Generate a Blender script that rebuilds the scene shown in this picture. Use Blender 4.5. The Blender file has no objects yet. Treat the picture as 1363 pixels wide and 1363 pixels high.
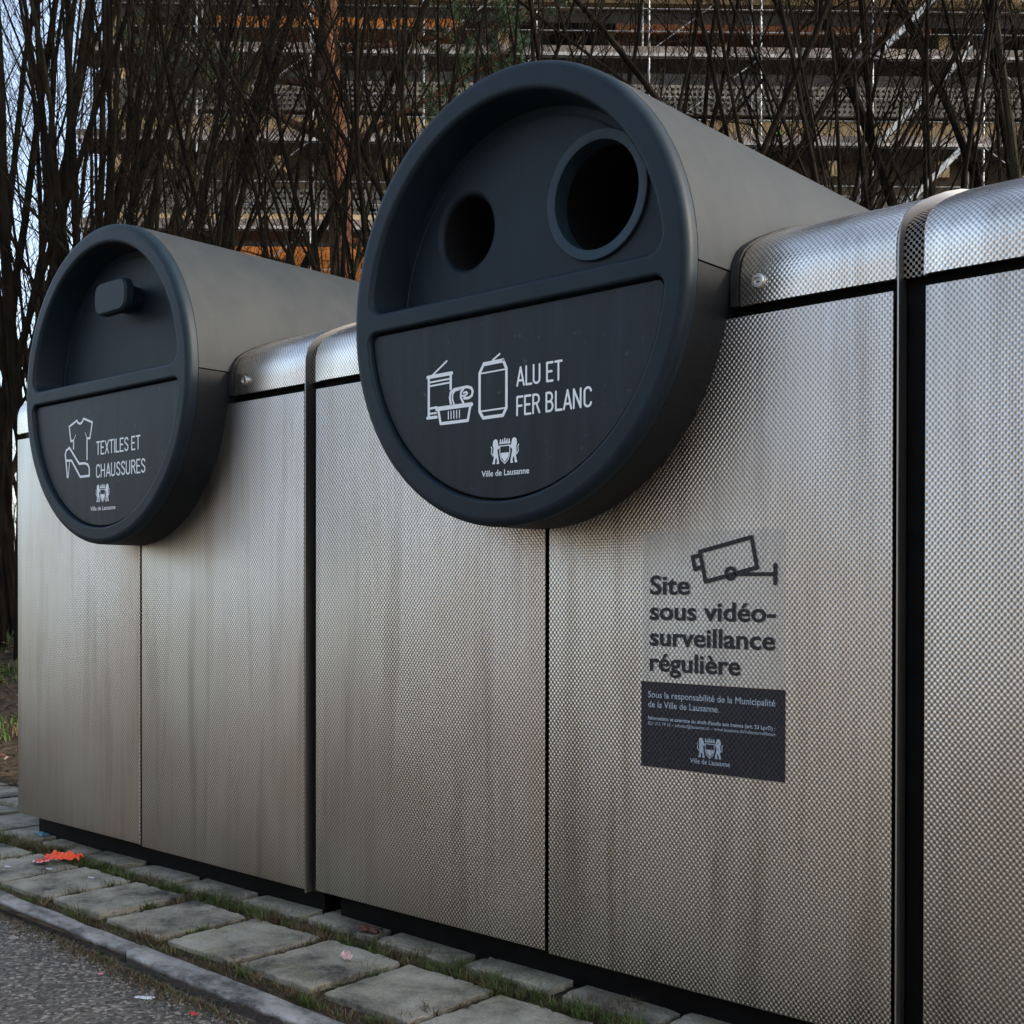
import bpy, math, random
from mathutils import Vector, Matrix, noise
R = random.Random(7)
PI = math.pi
sc = bpy.context.scene
COL = sc.collection

# ------------------------------------------------------------------ materials
def new_mat(name):
    m = bpy.data.materials.new(name); m.use_nodes = True
    nt = m.node_tree; b = nt.nodes['Principled BSDF']
    return m, nt, b
def N(nt, t, **k):
    n = nt.nodes.new(t)
    for a, v in k.items():
        if a == 'op': n.operation = v
        elif a.startswith('i'): n.inputs[int(a[1:])].default_value = v
        else: setattr(n, a, v)
    return n
def ramp(nt, src, stops):
    r = nt.nodes.new('ShaderNodeValToRGB')
    while len(r.color_ramp.elements) < len(stops): r.color_ramp.elements.new(.5)
    for e, (p, c) in zip(r.color_ramp.elements, stops):
        e.position = p; e.color = (*c, 1) if len(c) == 3 else c
    nt.links.new(src, r.inputs[0]); return r
def coords(nt, scale=(1, 1, 1)):
    g = N(nt, 'ShaderNodeNewGeometry'); m = N(nt, 'ShaderNodeMapping'); m.inputs['Scale'].default_value = scale
    nt.links.new(g.outputs['Position'], m.inputs[0]); return m.outputs[0]
def noisy(name, c1, c2, scale=5, rough=.6, bump=0, bscale=None, stretch=(1, 1, 1), metallic=0, spec=.5, detail=5, lo=.35, hi=.65, c3=None):
    m, nt, b = new_mat(name)
    v = coords(nt, stretch)
    n = N(nt, 'ShaderNodeTexNoise'); n.inputs['Scale'].default_value = scale; n.inputs['Detail'].default_value = detail
    nt.links.new(v, n.inputs['Vector'])
    st = [(lo, c1), (hi, c2)] + ([(min(1, hi+.12), c3)] if c3 else [])
    r = ramp(nt, n.outputs[0], st); nt.links.new(r.outputs[0], b.inputs['Base Color'])
    b.inputs['Roughness'].default_value = rough; b.inputs['Metallic'].default_value = metallic
    b.inputs['Specular IOR Level'].default_value = spec
    if bump:
        n2 = N(nt, 'ShaderNodeTexNoise'); n2.inputs['Scale'].default_value = bscale or scale*4; n2.inputs['Detail'].default_value = 4
        nt.links.new(v, n2.inputs['Vector'])
        bp = N(nt, 'ShaderNodeBump'); bp.inputs['Strength'].default_value = 1; bp.inputs['Distance'].default_value = bump
        nt.links.new(n2.outputs[0], bp.inputs['Height']); nt.links.new(bp.outputs[0], b.inputs['Normal'])
    return m
PX, PZ = .0092, .0108
def add_dimples(nt, b, uv=False, amp=.3):
    """raised bead pattern of the stainless sheet, from exact slopes; returns the height 0..1"""
    L = nt.links.new
    if uv:
        t = N(nt, 'ShaderNodeUVMap'); sp = N(nt, 'ShaderNodeSeparateXYZ'); L(t.outputs[0], sp.inputs[0]); X, Z = sp.outputs[0], sp.outputs[1]
    else:
        g0 = N(nt, 'ShaderNodeNewGeometry'); sp = N(nt, 'ShaderNodeSeparateXYZ'); L(g0.outputs['Position'], sp.inputs[0]); X, Z = sp.outputs[0], sp.outputs[2]
    def M(op, a, c=None):
        n = N(nt, 'ShaderNodeMath', op=op)
        for i, v in enumerate((a, c)):
            if v is None: continue
            if isinstance(v, (int, float)): n.inputs[i].default_value = v
            else: L(v, n.inputs[i])
        return n.outputs[0]
    ax = M('MULTIPLY', X, 2*PI/PX); az = M('MULTIPLY', Z, 2*PI/PZ)
    cx, cz, sx, sz = M('COSINE', ax), M('COSINE', az), M('SINE', ax), M('SINE', az)
    h = M('MULTIPLY', cx, cz)
    dx = M('MULTIPLY', M('MULTIPLY', sx, cz), amp); dz = M('MULTIPLY', M('MULTIPLY', cx, sz), amp)
    g = N(nt, 'ShaderNodeNewGeometry')
    T = N(nt, 'ShaderNodeVectorMath', op='SCALE'); T.inputs[0].default_value = (1, 0, 0); L(dx, T.inputs['Scale'])
    C = N(nt, 'ShaderNodeVectorMath', op='CROSS_PRODUCT'); L(g.outputs['Normal'], C.inputs[0]); C.inputs[1].default_value = (1, 0, 0)
    S = N(nt, 'ShaderNodeVectorMath', op='SCALE'); L(C.outputs[0], S.inputs[0]); L(dz, S.inputs['Scale'])
    A = N(nt, 'ShaderNodeVectorMath', op='ADD'); L(T.outputs[0], A.inputs[0]); L(S.outputs[0], A.inputs[1])
    B = N(nt, 'ShaderNodeVectorMath', op='ADD'); L(A.outputs[0], B.inputs[0]); L(g.outputs['Normal'], B.inputs[1])
    Q = N(nt, 'ShaderNodeVectorMath', op='NORMALIZE'); L(B.outputs[0], Q.inputs[0])
    L(Q.outputs[0], b.inputs['Normal'])
    return M('MULTIPLY_ADD', h, .5) if False else M('ADD', M('MULTIPLY', h, .5), .5)
def steel(name, uv=False, amp=.3, rough=.31, light=1.0, stains=True):
    m, nt, b = new_mat(name); L = nt.links.new
    h = add_dimples(nt, b, uv, amp)
    b.inputs['Metallic'].default_value = 1
    v = coords(nt, (9, 9, .7))
    n = N(nt, 'ShaderNodeTexNoise'); n.inputs['Scale'].default_value = 1.6; n.inputs['Detail'].default_value = 6; n.inputs['Roughness'].default_value = .6; L(v, n.inputs['Vector'])
    a = light
    r = ramp(nt, n.outputs[0], [(.3, (.47*a, .435*a, .39*a)), (.50, (.66*a, .635*a, .595*a)), (.72, (.60*a, .555*a, .50*a))])
    v2 = coords(nt, (1, 1, .8)); n2 = N(nt, 'ShaderNodeTexNoise'); n2.inputs['Scale'].default_value = 2.2; n2.inputs['Detail'].default_value = 3; L(v2, n2.inputs['Vector'])
    r2 = ramp(nt, n2.outputs[0], [(.35, (.86, .815, .765)), (.6, (1, 1, 1))])
    mx = N(nt, 'ShaderNodeMix', data_type='RGBA', blend_type='MULTIPLY'); mx.inputs[0].default_value = 1 if stains else .3
    L(r.outputs[0], mx.inputs[6]); L(r2.outputs[0], mx.inputs[7])
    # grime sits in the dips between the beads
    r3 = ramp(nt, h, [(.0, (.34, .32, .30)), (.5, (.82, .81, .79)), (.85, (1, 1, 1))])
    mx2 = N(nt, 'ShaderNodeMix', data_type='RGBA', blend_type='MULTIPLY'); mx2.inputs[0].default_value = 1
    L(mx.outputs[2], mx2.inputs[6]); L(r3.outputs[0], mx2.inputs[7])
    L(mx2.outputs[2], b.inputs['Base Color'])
    rr = N(nt, 'ShaderNodeMapRange'); rr.inputs[3].default_value = rough-.05; rr.inputs[4].default_value = rough+.1; L(n.outputs[0], rr.inputs[0]); L(rr.outputs[0], b.inputs['Roughness'])
    return m
def flat(name, c, rough=.5, metallic=0, spec=.5):
    m, nt, b = new_mat(name); b.inputs['Base Color'].default_value = (*c, 1)
    b.inputs['Roughness'].default_value = rough; b.inputs['Metallic'].default_value = metallic; b.inputs['Specular IOR Level'].default_value = spec
    return m
M = {}
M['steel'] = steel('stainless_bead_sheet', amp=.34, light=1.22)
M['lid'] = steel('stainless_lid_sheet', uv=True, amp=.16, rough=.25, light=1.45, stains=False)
def ink(name, c, rough=.5, amp=.2):
    m, nt, b = new_mat(name); h = add_dimples(nt, b, False, amp)
    r = ramp(nt, h, [(0, tuple(x*.6 for x in c)), (1, c)]); nt.links.new(r.outputs[0], b.inputs['Base Color'])
    b.inputs['Roughness'].default_value = rough; return m
M['ink_dark'] = ink('sticker_black_ink', (.008, .008, .011))
M['sticker_dark'] = ink('sticker_dark_film', (.009, .009, .017), .45)
M['ink_pale'] = ink('sticker_pale_ink', (.42, .50, .58), .6)
def film():
    m, nt, b = new_mat('clear_sticker_film'); add_dimples(nt, b, False, .2)
    b.inputs['Base Color'].default_value = (.55, .57, .54, 1); b.inputs['Roughness'].default_value = .4; b.inputs['Alpha'].default_value = .22
    return m
M['film'] = film()
def worn(name, c1, c2, dust, rough, spec, streak=.5, speck=.02):
    """moulded plastic with weathered drips, dust patches and pale scuffs"""
    m, nt, b = new_mat(name); L = nt.links.new
    n = N(nt, 'ShaderNodeTexNoise'); n.inputs['Scale'].default_value = 3; n.inputs['Detail'].default_value = 9; n.inputs['Roughness'].default_value = .62; L(coords(nt, (7, 7, .9)), n.inputs['Vector'])
    r = ramp(nt, n.outputs[0], [(.33, c1), (.60, c2)])
    n2 = N(nt, 'ShaderNodeTexNoise'); n2.inputs['Scale'].default_value = 4.5; n2.inputs['Detail'].default_value = 10; n2.inputs['Roughness'].default_value = .7; L(coords(nt), n2.inputs['Vector'])
    r2 = ramp(nt, n2.outputs[0], [(.45, (0, 0, 0)), (.75, (1, 1, 1))])
    mx = N(nt, 'ShaderNodeMix', data_type='RGBA'); L(r2.outputs[0], mx.inputs[0]); L(r.outputs[0], mx.inputs[6]); mx.inputs[7].default_value = (*dust, 1)
    n3 = N(nt, 'ShaderNodeTexNoise'); n3.inputs['Scale'].default_value = 85; n3.inputs['Detail'].default_value = 4; L(coords(nt, (1, 1, .6)), n3.inputs['Vector'])
    r3 = ramp(nt, n3.outputs[0], [(.68, (0, 0, 0)), (.76, (1, 1, 1))])
    m2 = N(nt, 'ShaderNodeMix', data_type='RGBA', blend_type='ADD'); m2.inputs[0].default_value = speck; L(mx.outputs[2], m2.inputs[6]); L(r3.outputs[0], m2.inputs[7]); L(m2.outputs[2], b.inputs['Base Color'])
    rr = N(nt, 'ShaderNodeMapRange'); rr.inputs[3].default_value = rough-.08; rr.inputs[4].default_value = rough+.12; L(n2.outputs[0], rr.inputs[0]); L(rr.outputs[0], b.inputs['Roughness'])
    n4 = N(nt, 'ShaderNodeTexNoise'); n4.inputs['Scale'].default_value = 700; L(coords(nt), n4.inputs['Vector'])
    bp = N(nt, 'ShaderNodeBump'); bp.inputs['Distance'].default_value = .0003; L(n4.outputs[0], bp.inputs['Height']); L(bp.outputs[0], b.inputs['Normal'])
    b.inputs['Specular IOR Level'].default_value = spec; return m
M['plastic'] = worn('blue_black_moulded_plastic', (.0036, .0100, .0165), (.0056, .0145, .0228), (.0098, .0195, .0275), .50, .24, speck=.012)
M['ring'] = worn('blue_grey_ring_plastic', (.012, .028, .042), (.018, .038, .055), (.03, .048, .06), .5, .3, speck=.012)
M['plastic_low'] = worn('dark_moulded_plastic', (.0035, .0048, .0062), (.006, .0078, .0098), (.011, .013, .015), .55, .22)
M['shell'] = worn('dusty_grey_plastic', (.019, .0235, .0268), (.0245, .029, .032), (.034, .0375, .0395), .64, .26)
def plate():
    m, nt, b = new_mat('sign_plate_plastic'); L = nt.links.new
    v = coords(nt, (14, 14, 1.2)); n = N(nt, 'ShaderNodeTexNoise'); n.inputs['Scale'].default_value = 2.5; n.inputs['Detail'].default_value = 7; L(v, n.inputs['Vector'])
    r = ramp(nt, n.outputs[0], [(.35, (.0050, .0088, .0135)), (.6, (.0085, .0150, .0225)), (.8, (.017, .026, .035))])
    v2 = coords(nt); n2 = N(nt, 'ShaderNodeTexNoise'); n2.inputs['Scale'].default_value = 60; n2.inputs['Detail'].default_value = 6; L(v2, n2.inputs['Vector'])
    r2 = ramp(nt, n2.outputs[0], [(.66, (0, 0, 0)), (.75, (1, 1, 1))])
    mx = N(nt, 'ShaderNodeMix', data_type='RGBA', blend_type='ADD'); mx.inputs[0].default_value = .035
    L(r.outputs[0], mx.inputs[6]); L(r2.outputs[0], mx.inputs[7]); L(mx.outputs[2], b.inputs['Base Color'])
    b.inputs['Roughness'].default_value = .48; b.inputs['Specular IOR Level'].default_value = .28; return m
M['plate'] = plate()
M['print'] = flat('pale_print', (.80, .84, .86), .6)
M['black'] = flat('matt_black', (.006, .006, .007), .8, 0, .2)
M['gap_black'] = noisy('gap_shade_black', (.0015, .0015, .0017), (.004, .004, .0045), 30, .6, spec=.12)  # near-black: dark carcass and plinth, and shade painted into the lower joints
M['trim'] = flat('brushed_edge', (.40, .38, .35), .42, 1)
M['locksteel'] = flat('lock_steel', (.62, .60, .56), .28, 1)
M['dustytrim'] = noisy('dusty_collar', (.012, .012, .012), (.03, .028, .026), 20, .6, spec=.25)
def perforated():
    m, nt, b = new_mat('perforated_dark_sheet'); h = add_dimples(nt, b, True, .12)
    r = ramp(nt, h, [(.42, (.002, .002, .002)), (.62, (.24, .215, .185))]); nt.links.new(r.outputs[0], b.inputs['Base Color'])
    r2 = ramp(nt, h, [(.50, (0, 0, 0)), (.62, (1, 1, 1))]); nt.links.new(r2.outputs[0], b.inputs['Metallic']); nt.links.new(r2.outputs[0], b.inputs['Specular IOR Level'])
    b.inputs['Roughness'].default_value = .38; return m
M['perf'] = perforated()
# ground
def asphalt():
    m, nt, b = new_mat('worn_asphalt'); L = nt.links.new
    v = coords(nt); vo = N(nt, 'ShaderNodeTexVoronoi'); vo.inputs['Scale'].default_value = 130; L(v, vo.inputs['Vector'])
    sp = N(nt, 'ShaderNodeSeparateColor'); L(vo.outputs['Color'], sp.inputs[0])
    r = ramp(nt, sp.outputs[0], [(0, (.05, .043, .035)), (.55, (.138, .121, .098)), (.85, (.22, .196, .162)), (.97, (.42, .38, .31))])
    n = N(nt, 'ShaderNodeTexNoise'); n.inputs['Scale'].default_value = 3; n.inputs['Detail'].default_value = 6; L(v, n.inputs['Vector'])
    r2 = ramp(nt, n.outputs[0], [(.3, (.55, .53, .5)), (.7, (1.0, 1.0, 1.0))])
    mx = N(nt, 'ShaderNodeMix', data_type='RGBA', blend_type='MULTIPLY'); mx.inputs[0].default_value = 1
    L(r.outputs[0], mx.inputs[6]); L(r2.outputs[0], mx.inputs[7]); L(mx.outputs[2], b.inputs['Base Color'])
    bp = N(nt, 'ShaderNodeBump'); bp.inputs['Distance'].default_value = .004; bp.invert = True; L(vo.outputs['Distance'], bp.inputs['Height']); L(bp.outputs[0], b.inputs['Normal'])
    b.inputs['Roughness'].default_value = .85; return m
M['asphalt'] = asphalt()
M['soil'] = noisy('bare_soil', (.030, .022, .014), (.085, .062, .040), 14, .95, .01, 60, spec=.1, c3=(.13, .10, .07))
def paver():
    m, nt, b = new_mat('granite_paving'); L = nt.links.new; v = coords(nt)
    n = N(nt, 'ShaderNodeTexNoise'); n.inputs['Scale'].default_value = 6; n.inputs['Detail'].default_value = 12; n.inputs['Roughness'].default_value = .72; L(v, n.inputs['Vector'])
    r = ramp(nt, n.outputs[0], [(.36, (.035, .033, .029)), (.42, (.16, .143, .11)), (.52, (.31, .28, .215)), (.64, (.42, .385, .31))])
    n2 = N(nt, 'ShaderNodeTexNoise'); n2.inputs['Scale'].default_value = 260; n2.inputs['Detail'].default_value = 2; L(v, n2.inputs['Vector'])
    r2 = ramp(nt, n2.outputs[0], [(.3, (.7, .7, .7)), (.7, (1.15, 1.15, 1.15))])
    mx = N(nt, 'ShaderNodeMix', data_type='RGBA', blend_type='MULTIPLY'); mx.inputs[0].default_value = 1; L(r.outputs[0], mx.inputs[6]); L(r2.outputs[0], mx.inputs[7])
    n3 = N(nt, 'ShaderNodeTexNoise'); n3.inputs['Scale'].default_value = 3.1; n3.inputs['Detail'].default_value = 8; n3.inputs['Roughness'].default_value = .7; n3.noise_dimensions = '4D'; n3.inputs['W'].default_value = 4; L(v, n3.inputs['Vector'])
    r3 = ramp(nt, n3.outputs[0], [(.56, (1, 1, 1)), (.66, (.82, .9, .62))])
    mx2 = N(nt, 'ShaderNodeMix', data_type='RGBA', blend_type='MULTIPLY'); mx2.inputs[0].default_value = 1; L(mx.outputs[2], mx2.inputs[6]); L(r3.outputs[0], mx2.inputs[7])
    L(mx2.outputs[2], b.inputs['Base Color'])
    bp = N(nt, 'ShaderNodeBump'); bp.inputs['Distance'].default_value = .012; L(n.outputs[0], bp.inputs['Height']); L(bp.outputs[0], b.inputs['Normal'])
    b.inputs['Roughness'].default_value = .8; return m
M['paver'] = paver()
def kerb_mat():
    m, nt, b = new_mat('kerb_granite'); L = nt.links.new; v = coords(nt, (1, 1.6, 1.6))
    n = N(nt, 'ShaderNodeTexNoise'); n.inputs['Scale'].default_value = 9; n.inputs['Detail'].default_value = 10; n.inputs['Roughness'].default_value = .72; L(v, n.inputs['Vector'])
    r = ramp(nt, n.outputs[0], [(.38, (.06, .057, .052)), (.45, (.15, .145, .135)), (.53, (.27, .262, .245)), (.66, (.40, .39, .37))])
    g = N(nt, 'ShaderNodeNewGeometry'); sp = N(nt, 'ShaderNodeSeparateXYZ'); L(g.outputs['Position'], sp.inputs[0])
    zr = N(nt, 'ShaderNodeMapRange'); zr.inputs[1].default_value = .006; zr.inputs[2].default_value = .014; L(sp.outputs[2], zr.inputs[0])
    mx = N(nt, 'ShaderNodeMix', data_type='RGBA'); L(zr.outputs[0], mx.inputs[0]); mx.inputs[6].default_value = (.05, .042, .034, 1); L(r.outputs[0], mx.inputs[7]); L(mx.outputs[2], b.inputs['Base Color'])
    n2 = N(nt, 'ShaderNodeTexNoise'); n2.inputs['Scale'].default_value = 90; n2.inputs['Detail'].default_value = 5; L(v, n2.inputs['Vector'])
    bp = N(nt, 'ShaderNodeBump'); bp.inputs['Distance'].default_value = .006; L(n2.outputs[0], bp.inputs['Height']); L(bp.outputs[0], b.inputs['Normal'])
    b.inputs['Roughness'].default_value = .75; return m
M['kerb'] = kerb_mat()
def blade_mat(name, strength=1):
    m, nt, b = new_mat(name); a = N(nt, 'ShaderNodeVertexColor', layer_name='tint'); nt.links.new(a.outputs[0], b.inputs['Base Color'])
    b.inputs['Roughness'].default_value = .7; b.inputs['Specular IOR Level'].default_value = .2; return m
M['blades'] = blade_mat('grass_blades'); M['leaves'] = blade_mat('dry_leaves'); M['needles'] = blade_mat('pine_needles')
M['bark'] = noisy('dark_bark', (.006, .0049, .0038), (.0155, .0128, .0095), 22, .95, .006, 90, stretch=(1, 1, .25), spec=.05, c3=(.024, .023, .014))
M['bark2'] = noisy('olive_bark', (.010, .0088, .0055), (.024, .0205, .013), 20, .9, .004, 120, stretch=(1, 1, .3), spec=.15)
M['pinebark'] = noisy('orange_pine_bark', (.030, .015, .010), (.095, .045, .026), 14, .95, .03, 40, stretch=(1, 1, .35), spec=.1, c3=(.17, .10, .065))
# building
M['concrete'] = noisy('pale_grey_precast', (.11, .11, .105), (.20, .195, .18), 2, .85)
M['cream'] = noisy('cream_render', (.24, .18, .10), (.33, .25, .15), 1.2, .9)
M['brownwall'] = noisy('brown_wall', (.045, .036, .026), (.08, .063, .044), 1, .9)
M['orange'] = noisy('orange_board', (.32, .115, .02), (.46, .17, .035), 1.5, .85)
M['rust'] = noisy('rust_brown_board', (.10, .035, .015), (.17, .06, .025), 1.5, .85)
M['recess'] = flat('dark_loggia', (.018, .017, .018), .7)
M['pane'] = flat('window_pane', (.05, .06, .09), .08, 0, .8)
M['frame'] = noisy('window_frame_paint', (.25, .24, .26), (.33, .31, .33), 2, .6)
M['tube'] = noisy('galvanised_tube', (.10, .115, .13), (.26, .28, .30), 6, .5, metallic=.3)
M['deckwood'] = noisy('scaffold_toe_board', (.06, .052, .048), (.14, .12, .115), 1.3, .8)
M['deckedge'] = noisy('deck_edge_metal', (.10, .10, .10), (.26, .26, .27), 3, .6)

# ------------------------------------------------------------------ mesh tools
class MB:
    def __init__(s): s.v = []; s.f = []; s.uv = {}; s.tint = []
    def add(s, vs, fs, tint=None):
        b = len(s.v); s.v += [tuple(p) for p in vs]; s.f += [tuple(i+b for i in f) for f in fs]
        if tint is not None: s.tint += [tint]*len(vs)
        return b
    def box(s, x0, x1, y0, y1, z0, z1):
        s.add([(x0,y0,z0),(x1,y0,z0),(x1,y1,z0),(x0,y1,z0),(x0,y0,z1),(x1,y0,z1),(x1,y1,z1),(x0,y1,z1)],
              [(0,3,2,1),(4,5,6,7),(0,1,5,4),(1,2,6,5),(2,3,7,6),(3,0,4,7)])
    def tube(s, pts, rad, n=5, cap=True):
        pts = [Vector(p) for p in pts]; k = len(pts)
        if not hasattr(rad, '__len__'): rad = [rad]*k
        b = len(s.v); d0 = (pts[1]-pts[0]).normalized()
        a = d0.orthogonal().normalized()
        for i, p in enumerate(pts):
            d = (pts[min(i+1, k-1)]-pts[max(i-1, 0)]).normalized()
            a = (a-d*a.dot(d)); a = a.normalized() if a.length > 1e-6 else d.orthogonal().normalized()
            c = d.cross(a)
            for j in range(n):
                t = 2*PI*j/n; s.v.append(tuple(p+(a*math.cos(t)+c*math.sin(t))*rad[i]))
        for i in range(k-1):
            for j in range(n):
                q = (j+1) % n; s.f.append((b+i*n+j, b+i*n+q, b+(i+1)*n+q, b+(i+1)*n+j))
        if cap: s.f.append(tuple(b+j for j in range(n))[::-1]); s.f.append(tuple(b+(k-1)*n+j for j in range(n)))
    def loft(s, loops, close=False, cap0=False, cap1=False):
        n = len(loops[0]); b = len(s.v)
        for l in loops: s.v += [tuple(p) for p in l]
        for i in range(len(loops)-1):
            for j in range(n):
                q = (j+1) % n
                s.f.append((b+i*n+j, b+i*n+q, b+(i+1)*n+q, b+(i+1)*n+j))
        if cap0: s.f.append(tuple(range(b, b+n))[::-1])
        if cap1: s.f.append(tuple(range(b+(len(loops)-1)*n, b+len(loops)*n)))
    def build(s, name, mat, parent=None, smooth=True, angle=35, local=False, bevel=0, origin=None, fixn=False):
        me = bpy.data.meshes.new(name)
        o = Vector((0, 0, 0))
        if parent is not None and not local: o = Vector(ROOTLOC[parent.name])
        if origin is not None: o = Vector(origin)
        me.from_pydata([(x-o.x, y-o.y, z-o.z) for x, y, z in s.v], [], s.f)
        if isinstance(mat, (list, tuple)):
            for q in mat: me.materials.append(q)
        else: me.materials.append(mat)
        if s.uv:
            l = me.uv_layers.new(name='UVMap')
            for lp in me.loops: l.data[lp.index].uv = s.uv.get(lp.vertex_index, (0, 0))
        if s.tint:
            ca = me.color_attributes.new('tint', 'FLOAT_COLOR', 'POINT')
            for i, c in enumerate(s.tint): ca.data[i].color = (*c, 1)
        if fixn or bevel:
            import bmesh
            bm = bmesh.new(); bm.from_mesh(me)
            if fixn: bmesh.ops.recalc_face_normals(bm, faces=bm.faces)
            if bevel: bmesh.ops.bevel(bm, geom=bm.edges, offset=bevel, segments=2, affect='EDGES', profile=.5)
            bm.to_mesh(me); bm.free()
        if smooth:
            for p in me.polygons: p.use_smooth = True
            me.set_sharp_from_angle(angle=math.radians(angle))
        ob = bpy.data.objects.new(name, me); COL.objects.link(ob)
        if origin is not None: ob.location = origin
        if parent is not None:
            ob.parent = parent; ROOTLOC[ob.name] = ROOTLOC[parent.name] if not local else (0, 0, 0)
            if origin is not None: ob.location = Vector(origin)-Vector(ROOTLOC[parent.name])
        else: ROOTLOC[ob.name] = tuple(o)
        return ob
ROOTLOC = {}
def root(name, loc, label, cat, group=None, rz=0):
    o = bpy.data.objects.new(name, None); COL.objects.link(o); o.location = loc; o.rotation_euler = (0, 0, rz); o.empty_display_size = .2
    ROOTLOC[o.name] = tuple(loc); o['label'] = label; o['category'] = cat
    if group: o['group'] = group
    return o
def tag(o, label, cat, group=None):
    o['label'] = label; o['category'] = cat
    if group: o['group'] = group
    return o
def kind(o, k, label=None, cat=None):
    o['kind'] = k
    if label: o['label'] = label
    if cat: o['category'] = cat
    return o

# 2D outlines ------------------------------------------------------------
def chord_outline(rad, z0, upper, rc=.03, n=56):
    """circle of radius rad cut by a horizontal line at z0, corners rounded by rc; counter-clockwise (x,z)"""
    sgn = 1 if upper else -1
    zc = sgn*z0                                    # work as upper half, mirror later
    zf = zc+rc; xf = math.sqrt((rad-rc)**2-zf**2)
    a0 = math.atan2(zf, xf)
    pts = []
    for i in range(n+1):
        a = a0+(PI-2*a0)*i/n; pts.append((rad*math.cos(a), rad*math.sin(a)))
    m = 8
    for i in range(1, m+1):
        a = (PI-a0)+(1.5*PI-(PI-a0))*i/m; pts.append((-xf+rc*math.cos(a), zf+rc*math.sin(a)))
    for i in range(m):
        a = 1.5*PI+(2*PI+a0-1.5*PI)*i/m; pts.append((xf+rc*math.cos(a), zf+rc*math.sin(a)))
    if not upper: pts = [(x, -z) for x, z in pts][::-1]
    return pts
def offset(pts, d):
    n = len(pts); out = []
    for i in range(n):
        a, b, c = pts[i-1], pts[i], pts[(i+1) % n]
        tx, tz = c[0]-a[0], c[1]-a[1]; l = math.hypot(tx, tz) or 1
        out.append((b[0]-tz/l*d, b[1]+tx/l*d))      # inward for ccw
    return out
def circ(cx, cz, r, n=48): return [(cx+r*math.cos(2*PI*i/n), cz+r*math.sin(2*PI*i/n)) for i in range(n)]
def fill(outer, holes):
    from mathutils.geometry import delaunay_2d_cdt
    pts = []; fs = []
    for lp in [outer]+holes:
        b = len(pts); pts += [Vector(p) for p in lp]; fs.append(list(range(b, b+len(lp))))
    edges = [(f[i], f[(i+1) % len(f)]) for f in fs for i in range(len(f))]
    vo, eo, fo, *_ = delaunay_2d_cdt(pts, edges, [], 0, 1e-6)
    def inside(p, poly):
        c = False; x, y = p; j = len(poly)-1
        for i in range(len(poly)):
            xi, yi = poly[i]; xj, yj = poly[j]
            if (yi > y) != (yj > y) and x < (xj-xi)*(y-yi)/(yj-yi)+xi: c = not c
            j = i
        return c
    keep = []
    for f in fo:
        cx = sum(vo[i][0] for i in f)/len(f); cy = sum(vo[i][1] for i in f)/len(f)
        if inside((cx, cy), outer) and not any(inside((cx, cy), h) for h in holes): keep.append(f)
    return vo, keep

# flat artwork (x right, z up) on a vertical plane at depth y ---------------
class Art(MB):
    def __init__(s, ox, y, oz): super().__init__(); s.o = (ox, y, oz); s.k = 0
    def P(s, p): return (s.o[0]+p[0], s.o[1], s.o[2]+p[1])
    def poly(s, pts):
        vo, fs = fill(list(pts), [])
        s.k += 1; dy = -.00002*(s.k % 9)
        b = len(s.v); s.v += [(s.o[0]+p[0], s.o[1]+dy, s.o[2]+p[1]) for p in vo]
        s.f += [tuple(b+i for i in f) for f in fs]
    def stroke(s, pts, w, closed=False):
        pts = list(pts)
        if closed: pts.append(pts[0])
        for (x0, z0), (x1, z1) in zip(pts, pts[1:]):
            l = math.hypot(x1-x0, z1-z0)
            if l < 1e-9: continue
            nx, nz = -(z1-z0)/l*w/2, (x1-x0)/l*w/2
            s.k += 1; dy = -.00002*(s.k % 9); b = len(s.v)
            a = math.atan2(nz, nx)
            ring = [(x0+w/2*math.cos(a+PI*i/6), z0+w/2*math.sin(a+PI*i/6)) for i in range(7)]+[(x1+w/2*math.cos(a+PI+PI*i/6), z1+w/2*math.sin(a+PI+PI*i/6)) for i in range(7)]
            s.v += [(s.o[0]+p[0], s.o[1]+dy, s.o[2]+p[1]) for p in ring]
            s.f.append(tuple(range(b, b+14)))
def text_mesh(art, txt, x0, x1, z, bold=0.0, height=None):
    """Blender's built-in face laid between x0 and x1 with its baseline at z"""
    cu = bpy.data.curves.new('t', 'FONT'); cu.body = txt; cu.size = 1; cu.offset = bold; cu.resolution_u = 3
    ob = bpy.data.objects.new('t', cu); COL.objects.link(ob)
    bpy.context.view_layer.update()
    me = bpy.data.meshes.new_from_object(ob.evaluated_get(bpy.context.evaluated_depsgraph_get()))
    xs = [v.co.x for v in me.vertices]
    sx = (x1-x0)/(max(xs)-min(xs)); sy = height if height else sx
    b = len(art.v)
    art.v += [(art.o[0]+x0+(v.co.x-min(xs))*sx, art.o[1], art.o[2]+z+v.co.y*sy) for v in me.vertices]
    art.f += [tuple(b+i for i in p.vertices) for p in me.polygons]
    bpy.data.objects.remove(ob); bpy.data.curves.remove(cu); bpy.data.meshes.remove(me)
def arc(cx, cz, rx, rz, a0, a1, n=8): return [(cx+rx*math.cos(math.radians(a0+(a1-a0)*i/n)), cz+rz*math.sin(math.radians(a0+(a1-a0)*i/n))) for i in range(n+1)]
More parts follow.
